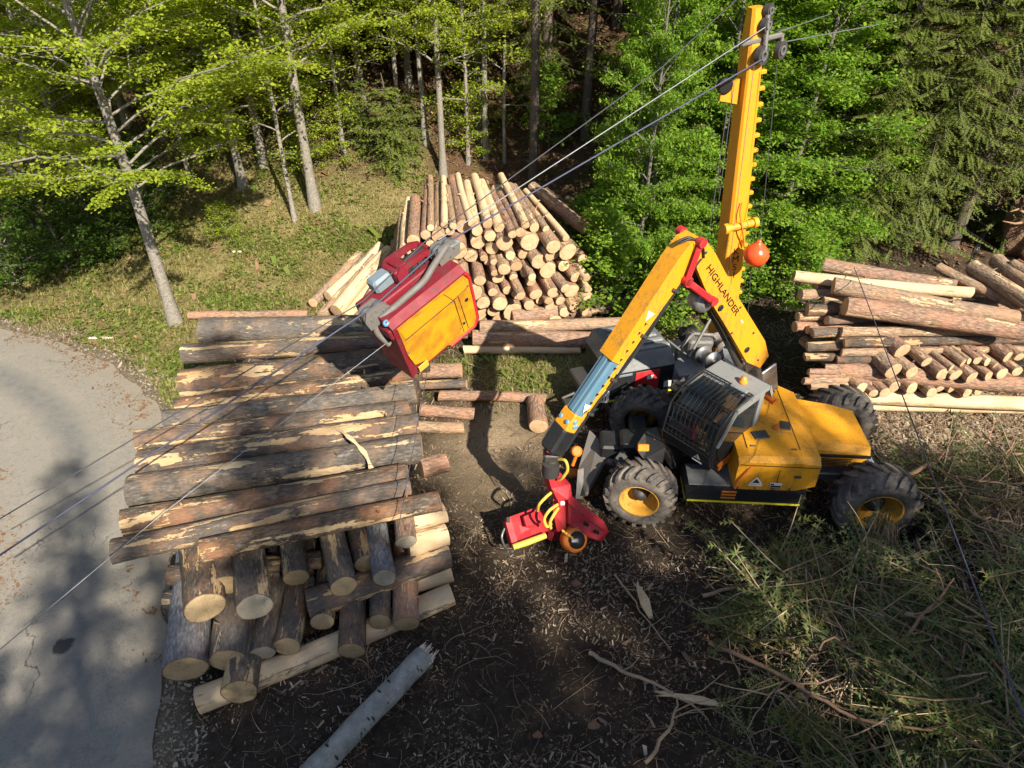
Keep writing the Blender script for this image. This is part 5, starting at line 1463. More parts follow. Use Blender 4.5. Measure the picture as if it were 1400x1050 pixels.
# panel on the near side
def side(x, t, o=.0):
    """point on the near side, t=0 top..1 bottom, o proud"""
    y = -hw + (-(hw + tk) + hw) * t; n = Vector((0, -CH, -tk * -1)).normalized(); n = Vector((0, -1, -.2)).normalized()
    return Vector((x, y, -CH * t)) + n * o
mb = cb()
prof_ = [(-hl * .93, .03), (hl * .90, .03), (hl * .97, .12), (hl * .93, .88), (hl * .82, .97), (hl * .1, .97), (hl * .02, .93), (-hl * .55, .93), (-hl * .62, .86), (-hl * .86, .80), (-hl * .93, .55)]
f_ = [side(x, t, .03) for x, t in prof_]; b_ = [side(x, t, -.01) for x, t in prof_]; n_ = len(prof_)
mb.add(f_ + b_, [tuple(range(n_))] + [(i, (i + 1) % n_, (i + 1) % n_ + n_, i + n_) for i in range(n_)])
pn = mb.build('side_panel', M['perf'], CG)
mb = cb(); 
pr2 = [(-hl * .90, .05), (hl * .86, .05), (hl * .90, .24), (-hl * .84, .26)]
f_ = [side(x, t, .036) for x, t in pr2]; mb.add(f_, [(0, 1, 2, 3)]); mb.build('plain_strip', M['yellow2'], pn)
for poly in ([(-hl * .86, .27), (hl * .45, .26), (hl * .94, .22)], [(hl * .30, .04), (hl * .50, .28), (hl * .52, .93)], [(hl * .62, .26), (hl * .66, .93)]):
    mb = cb(); mb.tube([side(x, t, .036) for x, t in poly], .006, 4); mb.build('seam', M['ink'], pn)
for x, t, r_ in ((hl * .80, .42, .032), (hl * .58, .78, .024)):
    mb = cb(); mb.lathe([(0, r_), (.012, r_), (.013, r_ * .5)], side(x, t, .03), (0, -1, -.2), 14); mb.build('round_hole', M['ink'], pn)
for x, t in ((hl * .44, .26), (hl * .46, .82), (-hl * .9, .5), (hl * .9, .2)):
    mb = cb(); mb.lathe([(0, .014), (.014, .012)], side(x, t, .03), (0, -1, -.2), 10); mb.build('bolt', M['steel'], pn)
mb = cb()
edge = [(hl * .965, .02), (hl * 1.01, .12), (hl * .97, .9), (hl * .84, 1.0), (hl * .1, 1.0)]
mb.tube([side(x, t, .02) for x, t in edge], .032, 6); mb.build('edge_rim', M['red'], bd)
# end plate with bolt heads
mb = cb(); mb.box((-hl * 1.05, -hw * .45, -CH * .10), (.06, hw * .9, .18), None, 0, .02); mb.build('end_bracket', M['darkred'], bd)
mb = cb(); mb.lathe([(0, .05), (.03, .05), (.04, .03)], (-hl * 1.0, -hw * .75, .06), (-.2, -.4, .9), 12); mb.build('blue_cap', M['bluepin'], bd)
me = text_mesh('A', .13, M['hose']); t_ = obj('emblem', me, bd); t_.matrix_local = Matrix.Translation((-hl * 1.08, -hw * .25, -CH * .38)) @ Matrix.Rotation(R(-90), 4, 'Z') @ Matrix.Rotation(R(90), 4, 'X')
mb = cb(); mb.box((-hl * .70, -(hw + tk) - .06, -CH * .93), (.18, .02, .12), Matrix.Rotation(R(14), 3, 'X')); mb.build('nameplate', M['hose'], bd)
# top: motor hump with handle opening, cable bar, sheave blocks
mb = cb()
for yy in (hw * .10, hw * .82): mb.prism([(-.11, .08), (-.10, .29), (.0, .37), (.46, .34), (.60, .27), (.62, .08), (.54, .08), (.52, .21), (.42, .26), (.10, .27), (.02, .08)], yy - .035, yy + .035)
mb.box((-.06, hw * .46, .20), (.10, hw * .74, .27), None, 0, .02); mb.box((.06, hw * .46, .345), (.16, hw * .74, .05), None, 0, .015); mb.box((.58, hw * .46, .23), (.08, hw * .74, .09), None, 0, .02)
mb.build('motor_guard', M['darkred'], CG)
mb = cb(); mb.lathe([(-.2, .10), (-.2, .13), (.2, .13), (.2, .10)], (.32, hw * .45, .17), (1, 0, 0), 16); 
for i in range(3): mb.box((.20 + i * .11, hw * .45, .15), (.03, .30, .26), None, 0, .01)
mb.build('motor', M['darksteel'], CG)
mb = cb(); mb.box((-.25, hw * .62, .20), (.34, .26, .22), None, 0, .04); mb.build('control_box', M['greyblue'], CG)
mb = cb(); mb.box((-.2, -.05, .12), (CL * .85, .1, .1), None, 0, .02); mb.build('top_rail', M['darkred'], CG)
mb = cb(); mb.tube(catmull([(-hl * .98, -hw * .42, .06), (-hl * .3, -hw * .62, .16), (.1, -hw * .66, .2), (.35, -hw * .55, .26), (hl * 1.05, -hw * .30, .30)], 5), .05, 10); mb.build('guide_bar', M['mudsteel'], CG)
for sx in (-1, 1):
    cx = hl * (1.02 if sx > 0 else -.98); cz = .20 if sx > 0 else .10
    mb = cb()
    for yy in (-.13, .05): mb.prism([(cx - .20, cz - .12), (cx + .16, cz - .12), (cx + .22, cz + .02), (cx + .10, cz + .17), (cx - .14, cz + .17), (cx - .22, cz + .04)], yy - hw * .12, yy - hw * .12 + .025)
    bk = mb.build('sheave_block', M['mudsteel'], CG)
    for dx, r_ in ((-.09, .12), (.10, .10)):
        mb = cb(); mb.lathe([(-.05, r_), (-.05, r_), (-.02, r_ * .75), (.02, r_ * .75), (.05, r_), (.05, r_ * .3)], (cx + dx, -hw * .12 - .03, cz + .04), (0, 1, 0), 20); mb.build('sheave', M['steel'], bk)
    for dx, dz in ((-.12, .02), (.0, .1), (.1, .03), (0, -.06)):
        mb = cb(); mb.lathe([(0, .02), (.02, .016)], (cx + dx, -hw * .12 - .13, cz + dz), (0, -1, 0), 8); mb.build('bolt', M['steel'], bk)
mb = cb(); mb.tube(catmull([(-hl * 1.0, -.1, .05), (-hl * 1.15, -.12, -.15), (-hl * 1.08, -.2, -.4)], 5), .05, 8); mb.build('tail_arm', M['mudsteel'], CG)
mb = cb(); mb.tube([(hl * 1.1, -hw * .3, .27), (hl * 1.32, -hw * .32, .25), (hl * 1.36, -hw * .3, .2)], [.05, .035, .02], 8); mb.build('hook', M['grey'], CG)

# ------------------------------------------------------------ cables and ropes
def cable(name, pts, r, mat, label, sag=0.0, n=24, cat='cable', group='ropes of the cable yarder'):
    P = []
    pts = [Vector(p) for p in pts]
    for a, b in zip(pts[:-1], pts[1:]):
        for i in range(n):
            t = i / n; p = a.lerp(b, t); p.z -= sag * 4 * t * (1 - t) * (b - a).length; P.append(p)
    P.append(pts[-1])
    o0 = pts[0]; mb = MB(Matrix.Translation(-o0)); mb.tube(P, r, 6)
    o = mb.build(name, mat, None, o0)
    return tag(o, label, cat, group)
sheaveL = CM @ Vector((-hl * .98, -hw * .2, .22)); sheaveR = CM @ Vector((hl * 1.02, -hw * .2, .32))
sky_top = FM @ Vector((.02, -.37, ML * .898)); main_top = FM @ Vector((.02, -.28, ML * .962))
cable('skyline_rope', [sky_top, sheaveR, sheaveL, at(-80, 812, t=8.7)], .0135, M['bluecable'], 'thick blue skyline rope running from the mast past the carriage to the left edge')
cable('mainline_rope', [main_top, CM @ Vector((hl * 1.0, -.05, .40))], .010, M['cable'], 'grey mainline rope between mast head and carriage')
cable('haulback_rope', [at(1075, -62, y=16), at(905, 92, y=12.6), CM @ Vector((hl * .9, .1, .42)), CM @ Vector((-hl * 1.0, .12, .24)), at(-80, 757, t=9.2)], .0095, M['darkcable'], 'thin dark upper rope running left above the thick blue one')
cable('tag_rope', [CM @ Vector((-hl * 1.1, -.2, -.35)), at(220, 704, t=8.9), at(-60, 938, t=8.0)], .006, M['cable'], 'thin pale lower rope crossing the near stack towards the road')
cable('lifting_rope', [CM @ Vector((-.2, -.1, -CH)), at(541, 742, z=1.85)], .006, M['darkcable'], 'thin dark lifting rope dropping from the carriage to the stacked logs')
cable('guy_rope', [at(1168, 366, z=2.52), at(1420, 1035, t=5.2)], .0085, M['bluecable'], 'blue guy rope crossing the right log pile down to the lower right corner')
gs = FM @ Vector((.46, -.12, ML * .915))
cable('guy_rope', [gs, at(1275, 20, y=21)], .011, M['cable'], 'grey guy rope from the mast head to the spruces, lower of two')
cable('guy_rope', [FM @ Vector((.38, -.12, ML * .94)), at(1150, 14, y=19)], .009, M['cable'], 'grey guy rope from the mast head to the spruces, upper of two')
cable('guy_rope', [at(1085, 150, y=17.5), at(1112, 200, y=18)], .008, M['darkcable'], 'short dark rope hanging among leaves right of the mast')
for i, (px0, py0, px1, py1) in enumerate(((1004, 112, 975, 335), (994, 150, 968, 330))):
    cable('mast_rope', [at(px0, py0, y=12.3), at(px1, py1, y=12.6)], .006, M['cable'], ('inner' if i == 0 else 'outer') + ' thin rope hanging along the left side of the mast')
cable('mast_rope', [FM @ Vector((-.10, -.27, ML * .88)), FM @ Vector((-.20, -.31, 1.2))], .006, M['cable'], 'thin rope lying down the front face of the mast')
cable('float_rope', [gs + Vector((0, 0, -.3)), fc + Vector((0, 0, .40))], .006, M['darkcable'], 'thin rope carrying the orange float')
cable('float_rope', [fc + Vector((-.05, 0, -.22)), at(1022, 440, y=11.9)], .006, M['darkcable'], 'thin rope hanging below the orange float')
# ============================================================ trees, shrubs, slash
def leaf_quads(C, size, tilt=.38, asp=.62, r=rng):
    n = len(C); a = r.uniform(0, 2 * np.pi, n); s = size * r.lognormal(0, .32, n)
    t1, t2 = r.normal(-.12, tilt, n), r.normal(0, tilt, n)
    u = np.stack([np.cos(a) * np.cos(t1), np.sin(a) * np.cos(t1), np.sin(t1)], 1) * (s * .5)[:, None]
    w = np.stack([-np.sin(a) * np.cos(t2), np.cos(a) * np.cos(t2), np.sin(t2)], 1) * (s * asp * .5)[:, None]
    V = np.stack([C - u, C - w - u * .1, C + u, C + w - u * .1], 1).reshape(-1, 3)
    return V, np.arange(4 * n).reshape(-1, 4)

def decid(seed, H, cs, spread, tr, nl, leaves, bark, leaf, lsize=.085, low_len=.75, fork=False):
    """broad-leaved tree: tapering trunk, limbs, layered leaf sprays; returns (trunk mesh, crown mesh)"""
    rd = random.Random(seed); rn = np.random.default_rng(seed)
    mb = MB(); K = 10
    ph = rd.uniform(0, 6)
    def tp(t): return Vector((.16 * math.sin(t * 4 + ph) * t, .16 * math.cos(t * 3.1 + ph) * t, H * t - .15 * (t == 0)))
    def trr(t): return tr * ((1 - t) ** .75 * .92 + .05) * (1 + .5 * max(0, .05 - t) / .05)
    mb.tube([tp(i / 14) for i in range(15)], [trr(i / 14) for i in range(15)], 10)
    C = []
    for i in range(nl):
        f = (i + rd.uniform(-.3, .3)) / nl; f = min(max(f, 0), .98)
        t = cs / H + (1 - cs / H) * (f ** 1.15)
        az = i * 2.399 + rd.uniform(-.5, .5)
        L = spread * (low_len + (1 - low_len) * math.sin(min(1, f * 2.2) * math.pi / 2)) * (1 - max(0, f - .3) / .7 * .78) * rd.uniform(.75, 1.2)
        el = R(rd.uniform(8, 30) + 38 * f)
        b = tp(t); d = Vector((math.cos(az) * math.cos(el), math.sin(az) * math.cos(el), math.sin(el)))
        pts = [b]
        for k in range(1, 6):
            s = k / 5; q = b + d * L * s; q.z += -.14 * L * s * s + rd.uniform(-.05, .05) * L * .4; q += Vector((rd.uniform(-1, 1), rd.uniform(-1, 1), 0)) * .05 * L; pts.append(q)
        r0 = trr(t) * .26 + .006
        mb.tube(pts, [r0 * (1 - .85 * k / 5) + .004 for k in range(6)], 5, cap=False)
        for k in range(7):
            s = .25 + .75 * (k + rd.random()) / 7; ii = min(int(s * 5), 4); p = pts[ii].lerp(pts[ii + 1], s * 5 - ii) if s < 1 else pts[5]
            az2 = az + rd.choice((-1, 1)) * rd.uniform(.35, 1.2); l2 = L * rd.uniform(.22, .42) * (1.25 - .6 * s) + .15
            e2 = el * .4 + rd.uniform(-.15, .25)
            d2 = Vector((math.cos(az2) * math.cos(e2), math.sin(az2) * math.cos(e2), math.sin(e2)))
            mb.tube([p, p + d2 * l2 * .5, p + d2 * l2 + Vector((0, 0, -.05 * l2))], [.010, .007, .004], 3, cap=False)
            C.append((p, d2, l2))
    per = max(6, leaves // len(C)); CC_ = []
    for p, d2, l2 in C:
        if rn.random() < .22: continue
        m = int(per * (.5 + l2) * rn.uniform(.5, 1.7)); s = rn.uniform(.1, 1.2, m)
        base = np.array(p)[None, :] + np.array(d2)[None, :] * (l2 * s)[:, None]
        off = rn.normal(0, 1, (m, 3)) * np.array([.15, .15, .055]) * rn.uniform(.6, 1.5); base[:, 2] -= .22 * s * s * l2 * rn.uniform(0, 1.2)
        CC_.append(base + off)
    V, Fc = leaf_quads(np.concatenate(CC_), lsize, r=rn)
    return mb.mesh('trunk', M[bark]), np_mesh('crown', V, Fc, M[leaf])

def needle_branch(L, rd, dens=1.0, droop=.35, shoot=.42, out_w=None, pos=Matrix.Identity(4), hang=.5, fl=.05, acc=None):
    """one spruce branch along +x in local space; appends feather triangles to acc and wood segments to out_w"""
    n = max(4, int(L / .085 * dens)); P = []
    for i in range(n + 1):
        s = i / n
        P.append(Vector((L * s, 0, -droop * L * s * (1 - .55 * s) * 1.2 + .10 * L * max(0, s - .7))))
    if out_w is not None: out_w.append([pos @ p for p in (P[0], P[n // 2], P[n])])
    T = []
    for i in range(1, n + 1):
        s = i / n; base = P[i]; env = (math.sin(min(1, s * 1.35 + .12) * math.pi) ** .7 if s < .95 else .25) * shoot + .06
        for sd in (-1, 1):
            if rd.random() < .12: continue
            l = env * rd.uniform(.6, 1.15); an = sd * rd.uniform(.75, 1.15)
            d = Vector((math.cos(an), math.sin(an), -hang * rd.uniform(.4, 1.3))).normalized()
            m = max(2, int(l / .045 * dens)); side = d.cross(Vector((0, 0, 1))).normalized(); up = side.cross(d)
            for k in range(m):
                q = base + d * l * (k / m); ll = fl * rd.uniform(.8, 1.4) * (1.1 - .4 * k / m)
                for s2 in (-1, 1):
                    tip = q + d * ll * .8 + side * s2 * ll * .75 + up * ll * rd.uniform(-.3, .4)
                    T.append((q - d * .012, q + d * .028, tip))
            T.append((base - side * .01, base + side * .012, base + d * (l * 1.08)))
    for tr in T:
        for p in tr: acc.append(tuple(pos @ p))

_lib = {}
def branch_lib(dens):
    if dens in _lib: return _lib[dens]
    rd = random.Random(int(dens * 100)); L_ = []
    for L in (.25, .45, .7, 1.0, 1.35, 1.75, 2.2, 2.7):
        for v in range(3):
            acc = []; wood = []
            needle_branch(L, rd, dens, .22, min(.5, .25 + .12 * L), wood, Matrix.Identity(4), .6, .062, acc)
            L_.append((L, np.array(acc, np.float32), wood[0]))
    _lib[dens] = L_
    return L_

def spruce(seed, H, cs, rad, tr, dens=1.0, step=.42, dead_low=True):
    rd = random.Random(seed); acc = []; wood = []; mb = MB(); lib = branch_lib(dens)
    mb.tube([(.03 * math.sin(i), .03 * math.cos(i * 1.3), H * i / 12 - .15 * (i == 0)) for i in range(13)], [tr * (1 - i / 12) ** .85 + .012 for i in range(13)], 10)
    z = cs
    while z < H - .2:
        f = (z - cs) / (H - cs); L = rad * (1 - f) ** .8 * (.75 + .25 * min(1, f * 6)) + .12
        nb = 6 if f < .6 else (5 if f < .85 else 4); a0 = rd.uniform(0, 6.28)
        for b in range(nb):
            az = a0 + b * 6.283 / nb + rd.uniform(-.3, .3); l = L * rd.uniform(.7, 1.15)
            i0 = min(range(len(lib) // 3), key=lambda q: abs(lib[q * 3][0] - l)) * 3 + rd.randrange(3)
            L0, A_, w_ = lib[i0]
            pos = Matrix.Translation((0, 0, z + rd.uniform(-.12, .12))) @ Matrix.Rotation(az, 4, 'Z') @ Matrix.Rotation(R(14 - 34 * f + rd.uniform(-7, 7)), 4, 'Y') @ Matrix.Scale(l / L0, 4)
            m3 = np.array(pos, np.float32)
            acc.append(A_ @ m3[:3, :3].T + m3[:3, 3]); wood.append([pos @ p for p in w_])
        z += step * rd.uniform(.8, 1.2) * (1 - .35 * f)
    if dead_low:
        for i in range(int(cs * 5)):
            zz = rd.uniform(.6, cs + .5); az = rd.uniform(0, 6.28); l = rd.uniform(.4, 1.3)
            wood.append([Vector((0, 0, zz)), Vector((math.cos(az) * l * .5, math.sin(az) * l * .5, zz - .05)), Vector((math.cos(az) * l, math.sin(az) * l, zz - .25 * l))])
    for w in wood: mb.tube(w, [.016, .011, .004], 3, cap=False)
    V = np.concatenate(acc); Fc = np.arange(len(V)).reshape(-1, 3)
    return mb.mesh('trunk', M['trunk_spruce']), np_mesh('crown', V, Fc, M['needle'])

D = {}
D['edge'] = decid(1, 10.5, 3.5, 4.2, .155, 46, 56000, 'trunk_pale', 'leaf_y', .074)
D['edge2'] = decid(2, 11.5, 2.2, 3.3, .14, 46, 50000, 'trunk_pale', 'leaf_y', .072)
D['tall'] = decid(3, 13, 3.2, 2.8, .135, 40, 34000, 'trunk_pale', 'leaf_y', .072)
D['green'] = decid(4, 9.5, 1.0, 2.5, .11, 52, 52000, 'trunk_grey', 'leaf_g', .082)
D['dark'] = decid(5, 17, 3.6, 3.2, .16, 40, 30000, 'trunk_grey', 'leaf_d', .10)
D['thin'] = decid(6, 9, 1.8, 1.5, .06, 20, 5000, 'trunk_pale', 'leaf_y', .072)
D['sapling'] = decid(7, 2.9, .4, 1.05, .03, 22, 6000, 'trunk_grey', 'leaf_g', .10)
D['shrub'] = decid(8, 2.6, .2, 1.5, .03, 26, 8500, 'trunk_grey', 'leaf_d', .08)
D['shrub_y'] = decid(9, 2.2, .2, 1.3, .025, 22, 6000, 'trunk_grey', 'leaf_y', .07)
D['spruce'] = spruce(11, 19, 2.2, 2.6, .20, .7, .46)
D['spruce_low'] = spruce(12, 16, .7, 2.6, .17, 1.0, .38)
D['spruce_bare'] = spruce(13, 20, 7.0, 2.4, .17, .7, .50)
D['spruce_small'] = spruce(14, 2.6, .2, .9, .04, 1.0, .22, False)
_first = {}
def tree(kind, p, label, group=None, name='tree', cat='tree', s=1.0, rz=None, trunk_only=False, lean=(0, 0), sz=None):
    rz = random.uniform(0, 6.28) if rz is None else rz
    e = empty(name, p, label, cat, group, (lean[0], lean[1], rz))
    e.scale = (s, s, sz or s)
    tm, cm = D[kind]
    obj('trunk', tm, e); obj('crown', cm, e)
    return e
random.seed(33)
def gt(kind, px, py, label, group=None, **kw):
    p = ground_at(px, py); p.z = hz1(p.x, p.y) - .05
    return tree(kind, p, label, group, **kw)
GD = 'broadleaved trees on the slope'
gt('edge', 240, 442, 'spotted grey broadleaved tree leaning at the roadside grass, forked above', GD, name='broadleaf_tree', rz=.6)
gt('edge2', 333, 257, 'pale trunk left of two close trees on the upper bank', GD, name='broadleaf_tree', s=.95)
gt('edge2', 361, 226, 'pale trunk right of two close trees on the upper bank', GD, name='broadleaf_tree', s=1.02)
gt('tall', 431, 284, 'tall straight pale tree at the right end of the grassy bank', GD, name='broadleaf_tree', s=1.12, rz=2.2)
gt('thin', 403, 301, 'slender sapling left of the tall straight pale tree', GD, name='broadleaf_tree', s=1.15, lean=(0, -.08))
gt('tall', 606, 240, 'thin pale tree rising behind the left side of the big pile', GD, name='broadleaf_tree', s=.8, rz=.4, sz=1.0)
gt('tall', 582, 196, 'thin tree behind the pale one at the big pile', GD, name='broadleaf_tree', s=.75, rz=3.4, sz=1.0)
gt('tall', 664, 216, 'grey double stemmed tree in the dark centre of the wood', GD, name='broadleaf_tree', s=.72, rz=1.2, sz=1.0)
gt('dark', 655, 192, 'thinner grey stem close behind the double stemmed tree', GD, name='broadleaf_tree', s=.6, sz=1.0)
gt('green', 866, 404, 'pale stem left of two beside the folded crane', GD, name='broadleaf_tree', s=.55, sz=.95, rz=1.0)
gt('green', 879, 390, 'pale stem right of two beside the folded crane', GD, name='broadleaf_tree', s=.6, sz=1.0, rz=4.0)
gt('green', 955, 372, 'bright green leafy tree directly left of the mast', GD, name='broadleaf_tree', s=.9, rz=.3)
gt('green', 1052, 372, 'bright green leafy tree behind the orange float', GD, name='broadleaf_tree', s=.95, rz=2.0)
gt('green', 1012, 318, 'bright green tree hidden behind the middle of the mast', GD, name='broadleaf_tree', s=1.05, rz=5.0)
gt('edge2', 176, 172, 'forked pale tree high on the left slope', GD, name='broadleaf_tree', s=1.0, rz=1.4)
gt('edge', 60, 330, 'leafy tree at the left edge above the road bend', GD, name='broadleaf_tree', s=.85, rz=3.0)
gt('edge2', -30, 250, 'leafy tree cut off by the left edge of the picture', GD, name='broadleaf_tree', s=1.0, rz=3.9)
gt('edge2', 110, 236, 'leafy tree between the left edge and the forked pale tree', GD, name='broadleaf_tree', s=.9, rz=2.9)
gt('tall', 500, 170, 'leafy tree with low layered branches behind the bank', GD, name='broadleaf_tree', s=.95, rz=4.4)
gt('edge2', 470, 120, 'leafy tree with layered sprays at the upper centre left', GD, name='broadleaf_tree', s=.95, rz=.9)
gt('spruce_bare', 728, 254, 'single straight grey stem behind the big pile', GD, name='conifer_tree', s=.85, rz=.2)
for px, py, k_, s, lb in [(300, 205, 'tall', .75, 'slim pale tree between the two close trees and the forked one'), (262, 250, 'thin', 1.2, 'slender young tree right behind the spotted roadside tree'), (125, 300, 'tall', .7, 'slim tree above the shrubs at the road bend'), (225, 190, 'edge2', .8, 'yellow leaved tree up the slope left of the two close trees'),
                          (470, 210, 'thin', 1.2, 'slender leafy tree at the bank top right of the tall pale tree'), (545, 165, 'thin', 1.3, 'slender leafy tree left of the thin pale pair'), (640, 225, 'thin', 1.1, 'young bright leaved tree in the gap behind the big pile'), (690, 222, 'thin', 1.0, 'young bright leaved tree left of the straight grey stem'), (560, 120, 'tall', .9, 'bright leaved tree at the top left of the dark centre'),
                          (640, 130, 'tall', .85, 'bright leaved tree at the top of the dark centre'), (395, 150, 'edge2', .85, 'yellow leaved tree behind the tall pale tree'), (310, 120, 'edge2', .9, 'yellow leaved tree at the top left of the slope'), (40, 200, 'edge2', .9, 'yellow leaved tree near the upper left corner'), (860, 330, 'thin', 1.0, 'young bright tree just behind the pale pair of stems'), (905, 230, 'green', .9, 'green tree between the straight stem and the mast'), (1105, 330, 'green', .8, 'green tree between mast and right pile')]:
    gt(k_, px, py, lb, GD, name='broadleaf_tree', s=s)
GS = 'spruces on the right'
for i, (k_, px, py, s, lb) in enumerate([('spruce_low', 1152, 352, .8, 'green spruce at the left behind the right pile'), ('spruce_low', 1228, 338, 1.0, 'broad spruce with drooping boughs behind the middle of the right pile'),
                                      ('spruce', 1300, 336, .95, 'spruce with thin lower boughs behind the right pile'), ('spruce_low', 1372, 318, 1.05, 'big spruce above the uprooted stump'),
                                      ('spruce', 1110, 270, 1.0, 'spruce in shade right of the bright green trees'), ('spruce_low', 1190, 250, 1.1, 'spruce in the second row above the right pile'),
                                      ('spruce', 1275, 238, 1.1, 'spruce in the second row near the upper right'), ('spruce_low', 1355, 225, 1.1, 'spruce in the second row at the right edge'),
                                      ('spruce', 1440, 270, 1.0, 'spruce cut off by the right edge of the picture'), ('spruce', 905, 300, .9, 'dark spruce behind the two pale stems'), ('spruce_bare', 800, 190, .9, 'dark bare stemmed spruce right of the straight grey stem')]):
    gt(k_, px, py, lb, GS, name='spruce_tree', s=s)
# pale thin leaning stem at the far right
p0 = ground_at(1333, 345); p1 = at(1402, 190, t=(p0 - Vector((0, 0, CAM_H))).length * .93)
e = empty('bare_stem', p0, 'thin bare pale stem leaning right beside the uprooted stump', 'tree'); mb = MB(Matrix.Translation(-p0)); mb.tube([p0, p0.lerp(p1, .3) + Vector((.05, 0, 0)), p0.lerp(p1, .6), p1], [.07, .06, .05, .035], 8); mb.build('trunk', M['trunk_pale'], e)
mb = MB(Matrix.Translation(-p0)); q0 = p0.lerp(p1, .45); mb.tube([q0, q0 + Vector((-.5, 0, .3)), q0 + Vector((-.9, .1, .35))], [.03, .02, .008], 5); mb.build('branch', M['trunk_pale'], e)

# deeper wood: trees that can be told apart only by place
placed = []
for i in range(1500):
    x = random.uniform(-26, 30); y = random.uniform(23.5, 50)
    if not bool(in_view(np.array([x]), np.array([y]), 1.5)[0]) and y < 40: continue
    if y < 24.5 and x < -2: continue
    if any((x - a) ** 2 + (y - b) ** 2 < (2.1 if y < 34 else 3.0) ** 2 for a, b in placed): continue
    placed.append((x, y))
    if len(placed) > 125: break
for x, y in placed:
    r_ = random.random()
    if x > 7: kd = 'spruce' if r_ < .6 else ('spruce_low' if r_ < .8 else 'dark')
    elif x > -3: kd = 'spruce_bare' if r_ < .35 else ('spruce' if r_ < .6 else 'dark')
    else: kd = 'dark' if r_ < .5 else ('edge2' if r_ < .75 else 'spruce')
    nm = 'spruce_tree' if 'spruce' in kd else 'broadleaf_tree'
    u_ = x / y
    wh = 'above the road bend' if u_ < -.45 else ('above the grassy bank' if u_ < -.2 else ('above the big pile' if u_ < .12 else ('behind the mast' if u_ < .4 else 'above the right pile')))
    lb = ('spruce' if 'spruce' in kd else 'broadleaved tree') + (' in the near part' if y < 32 else ' far back') + ' of the dark wood ' + wh
    tree(kd, (x, y, hz1(x, y) - .05), lb, 'trees deep in the wood', name=nm, s=random.uniform(.85, 1.15))

# unseen trees added behind the drone to cast shade over the foreground
GB = 'unseen trees added behind the viewpoint for shade'
SH = 1.0 / math.tan(SUN_EL); sx, sy = -math.sin(SUN_AZ), -math.cos(SUN_AZ)
def shade_tree(kind, tipx, tipy, h, s_wide=1.0):
    H0 = {'spruce': 19, 'spruce_low': 16, 'dark': 17, 'spruce_bare': 20, 'green': 14}[kind]
    bx, by = tipx - sx * h * SH, tipy - sy * h * SH
    tree(kind, (bx, by, hz1(bx, by)), 'unseen tall tree added behind the viewpoint to shade the foreground', GB, name='spruce_tree' if 'spruce' in kind else 'broadleaf_tree', s=h / H0 * s_wide, sz=h / H0)
tips = [('spruce_low', -8.9, 10.4, 19), ('spruce_low', -6.9, 13.5, 20), ('spruce_low', -6.3, 8.3, 19), ('spruce_low', -4.6, 7.7, 19), ('spruce_low', -2.9, 8.2, 19), ('spruce_low', -10.6, 9.3, 19), ('dark', -9.4, 7.4, 17), ('dark', -7.4, 5.2, 17), ('dark', -4.6, 5.6, 17),
        ('spruce_low', -1.6, 9.0, 20), ('spruce_low', .5, 9.4, 20), ('spruce_low', 1.9, 11.0, 20), ('spruce_low', 3.5, 12.0, 20), ('spruce_low', 5.2, 11.6, 20), ('spruce_low', 6.8, 10.6, 20), ('spruce_low', 8.3, 9.5, 20), ('spruce_low', 10.2, 9.3, 20), ('spruce_low', 12.5, 9.5, 20),
        ('dark', -1.4, 6.6, 18), ('dark', 1.6, 7.4, 18), ('dark', 4.2, 9.4, 18)]
for i in range(6): tips.append((('dark', 'spruce_low')[i % 2], -10.5 + i * 2.5 + random.uniform(-.5, .5), 4.2 + random.uniform(-.8, .8) + .06 * i, 17))
for kd, tx_, ty_, h in tips:
    shade_tree(kd, tx_, ty_, h)

# shrubs, saplings and young spruces
GU = 'saplings and shrubs'
for k_, px, py, s, lb in [('sapling', 822, 432, .95, 'bright green maple sapling overhanging the right end of the big pile'), ('sapling', 838, 396, 1.0, 'bright green maple sapling just right of the big pile'), ('sapling', 802, 372, .8, 'smaller bright sapling leaning over the big pile'), ('sapling', 930, 452, .9, 'bright green bush behind the grey hood'), ('sapling', 905, 440, .75, 'low green bush left of the winch'),
                          ('shrub_y', 640, 205, .9, 'yellow green bush glowing in the dark wood'), ('sapling', 1075, 420, .8, 'green bush between mast and right pile'), ('shrub', 1060, 395, .8, 'dark green shrub under the orange float'), ('sapling', 985, 425, .9, 'green bush at the foot of the mast'),
                          ('shrub', 30, 395, 1.1, 'dark shrub at the left edge by the road'), ('shrub', 95, 375, 1.0, 'dark shrub in shade above the road bend'), ('shrub', 150, 350, .9, 'dark shrub left of the spotted roadside tree'), ('shrub_y', 470, 215, .8, 'yellow green bush at the top of the bank'),
                          ('shrub', 205, 300, .9, 'shrub behind the spotted roadside tree'), ('shrub_y', 420, 235, .7, 'low bush beside the tall pale tree'), ('shrub_y', 310, 330, .5, 'tiny yellow green shrub on the open bank'), ('shrub', 1100, 370, .9, 'dark shrub behind the left end of the right pile'), ('sapling', 750, 205, .9, 'pale green sapling in the wood behind the big pile')]:
    gt(k_, px, py, lb, GU, name='shrub' if 'shrub' in k_ else 'sapling', cat='shrub', s=s)
for px, py, s, lb in [(535, 232, 1.1, 'young spruce behind the left end of the big pile'), (495, 200, .9, 'young spruce higher up the bank'), (560, 205, .8, 'young spruce beside the thin pale tree'), (840, 250, 1.1, 'young spruce in the shade right of the big pile'), (1140, 345, 1.0, 'young spruce touching the right pile')]:
    gt('spruce_small', px, py, lb, 'young spruces', name='young_spruce', cat='tree', s=s)

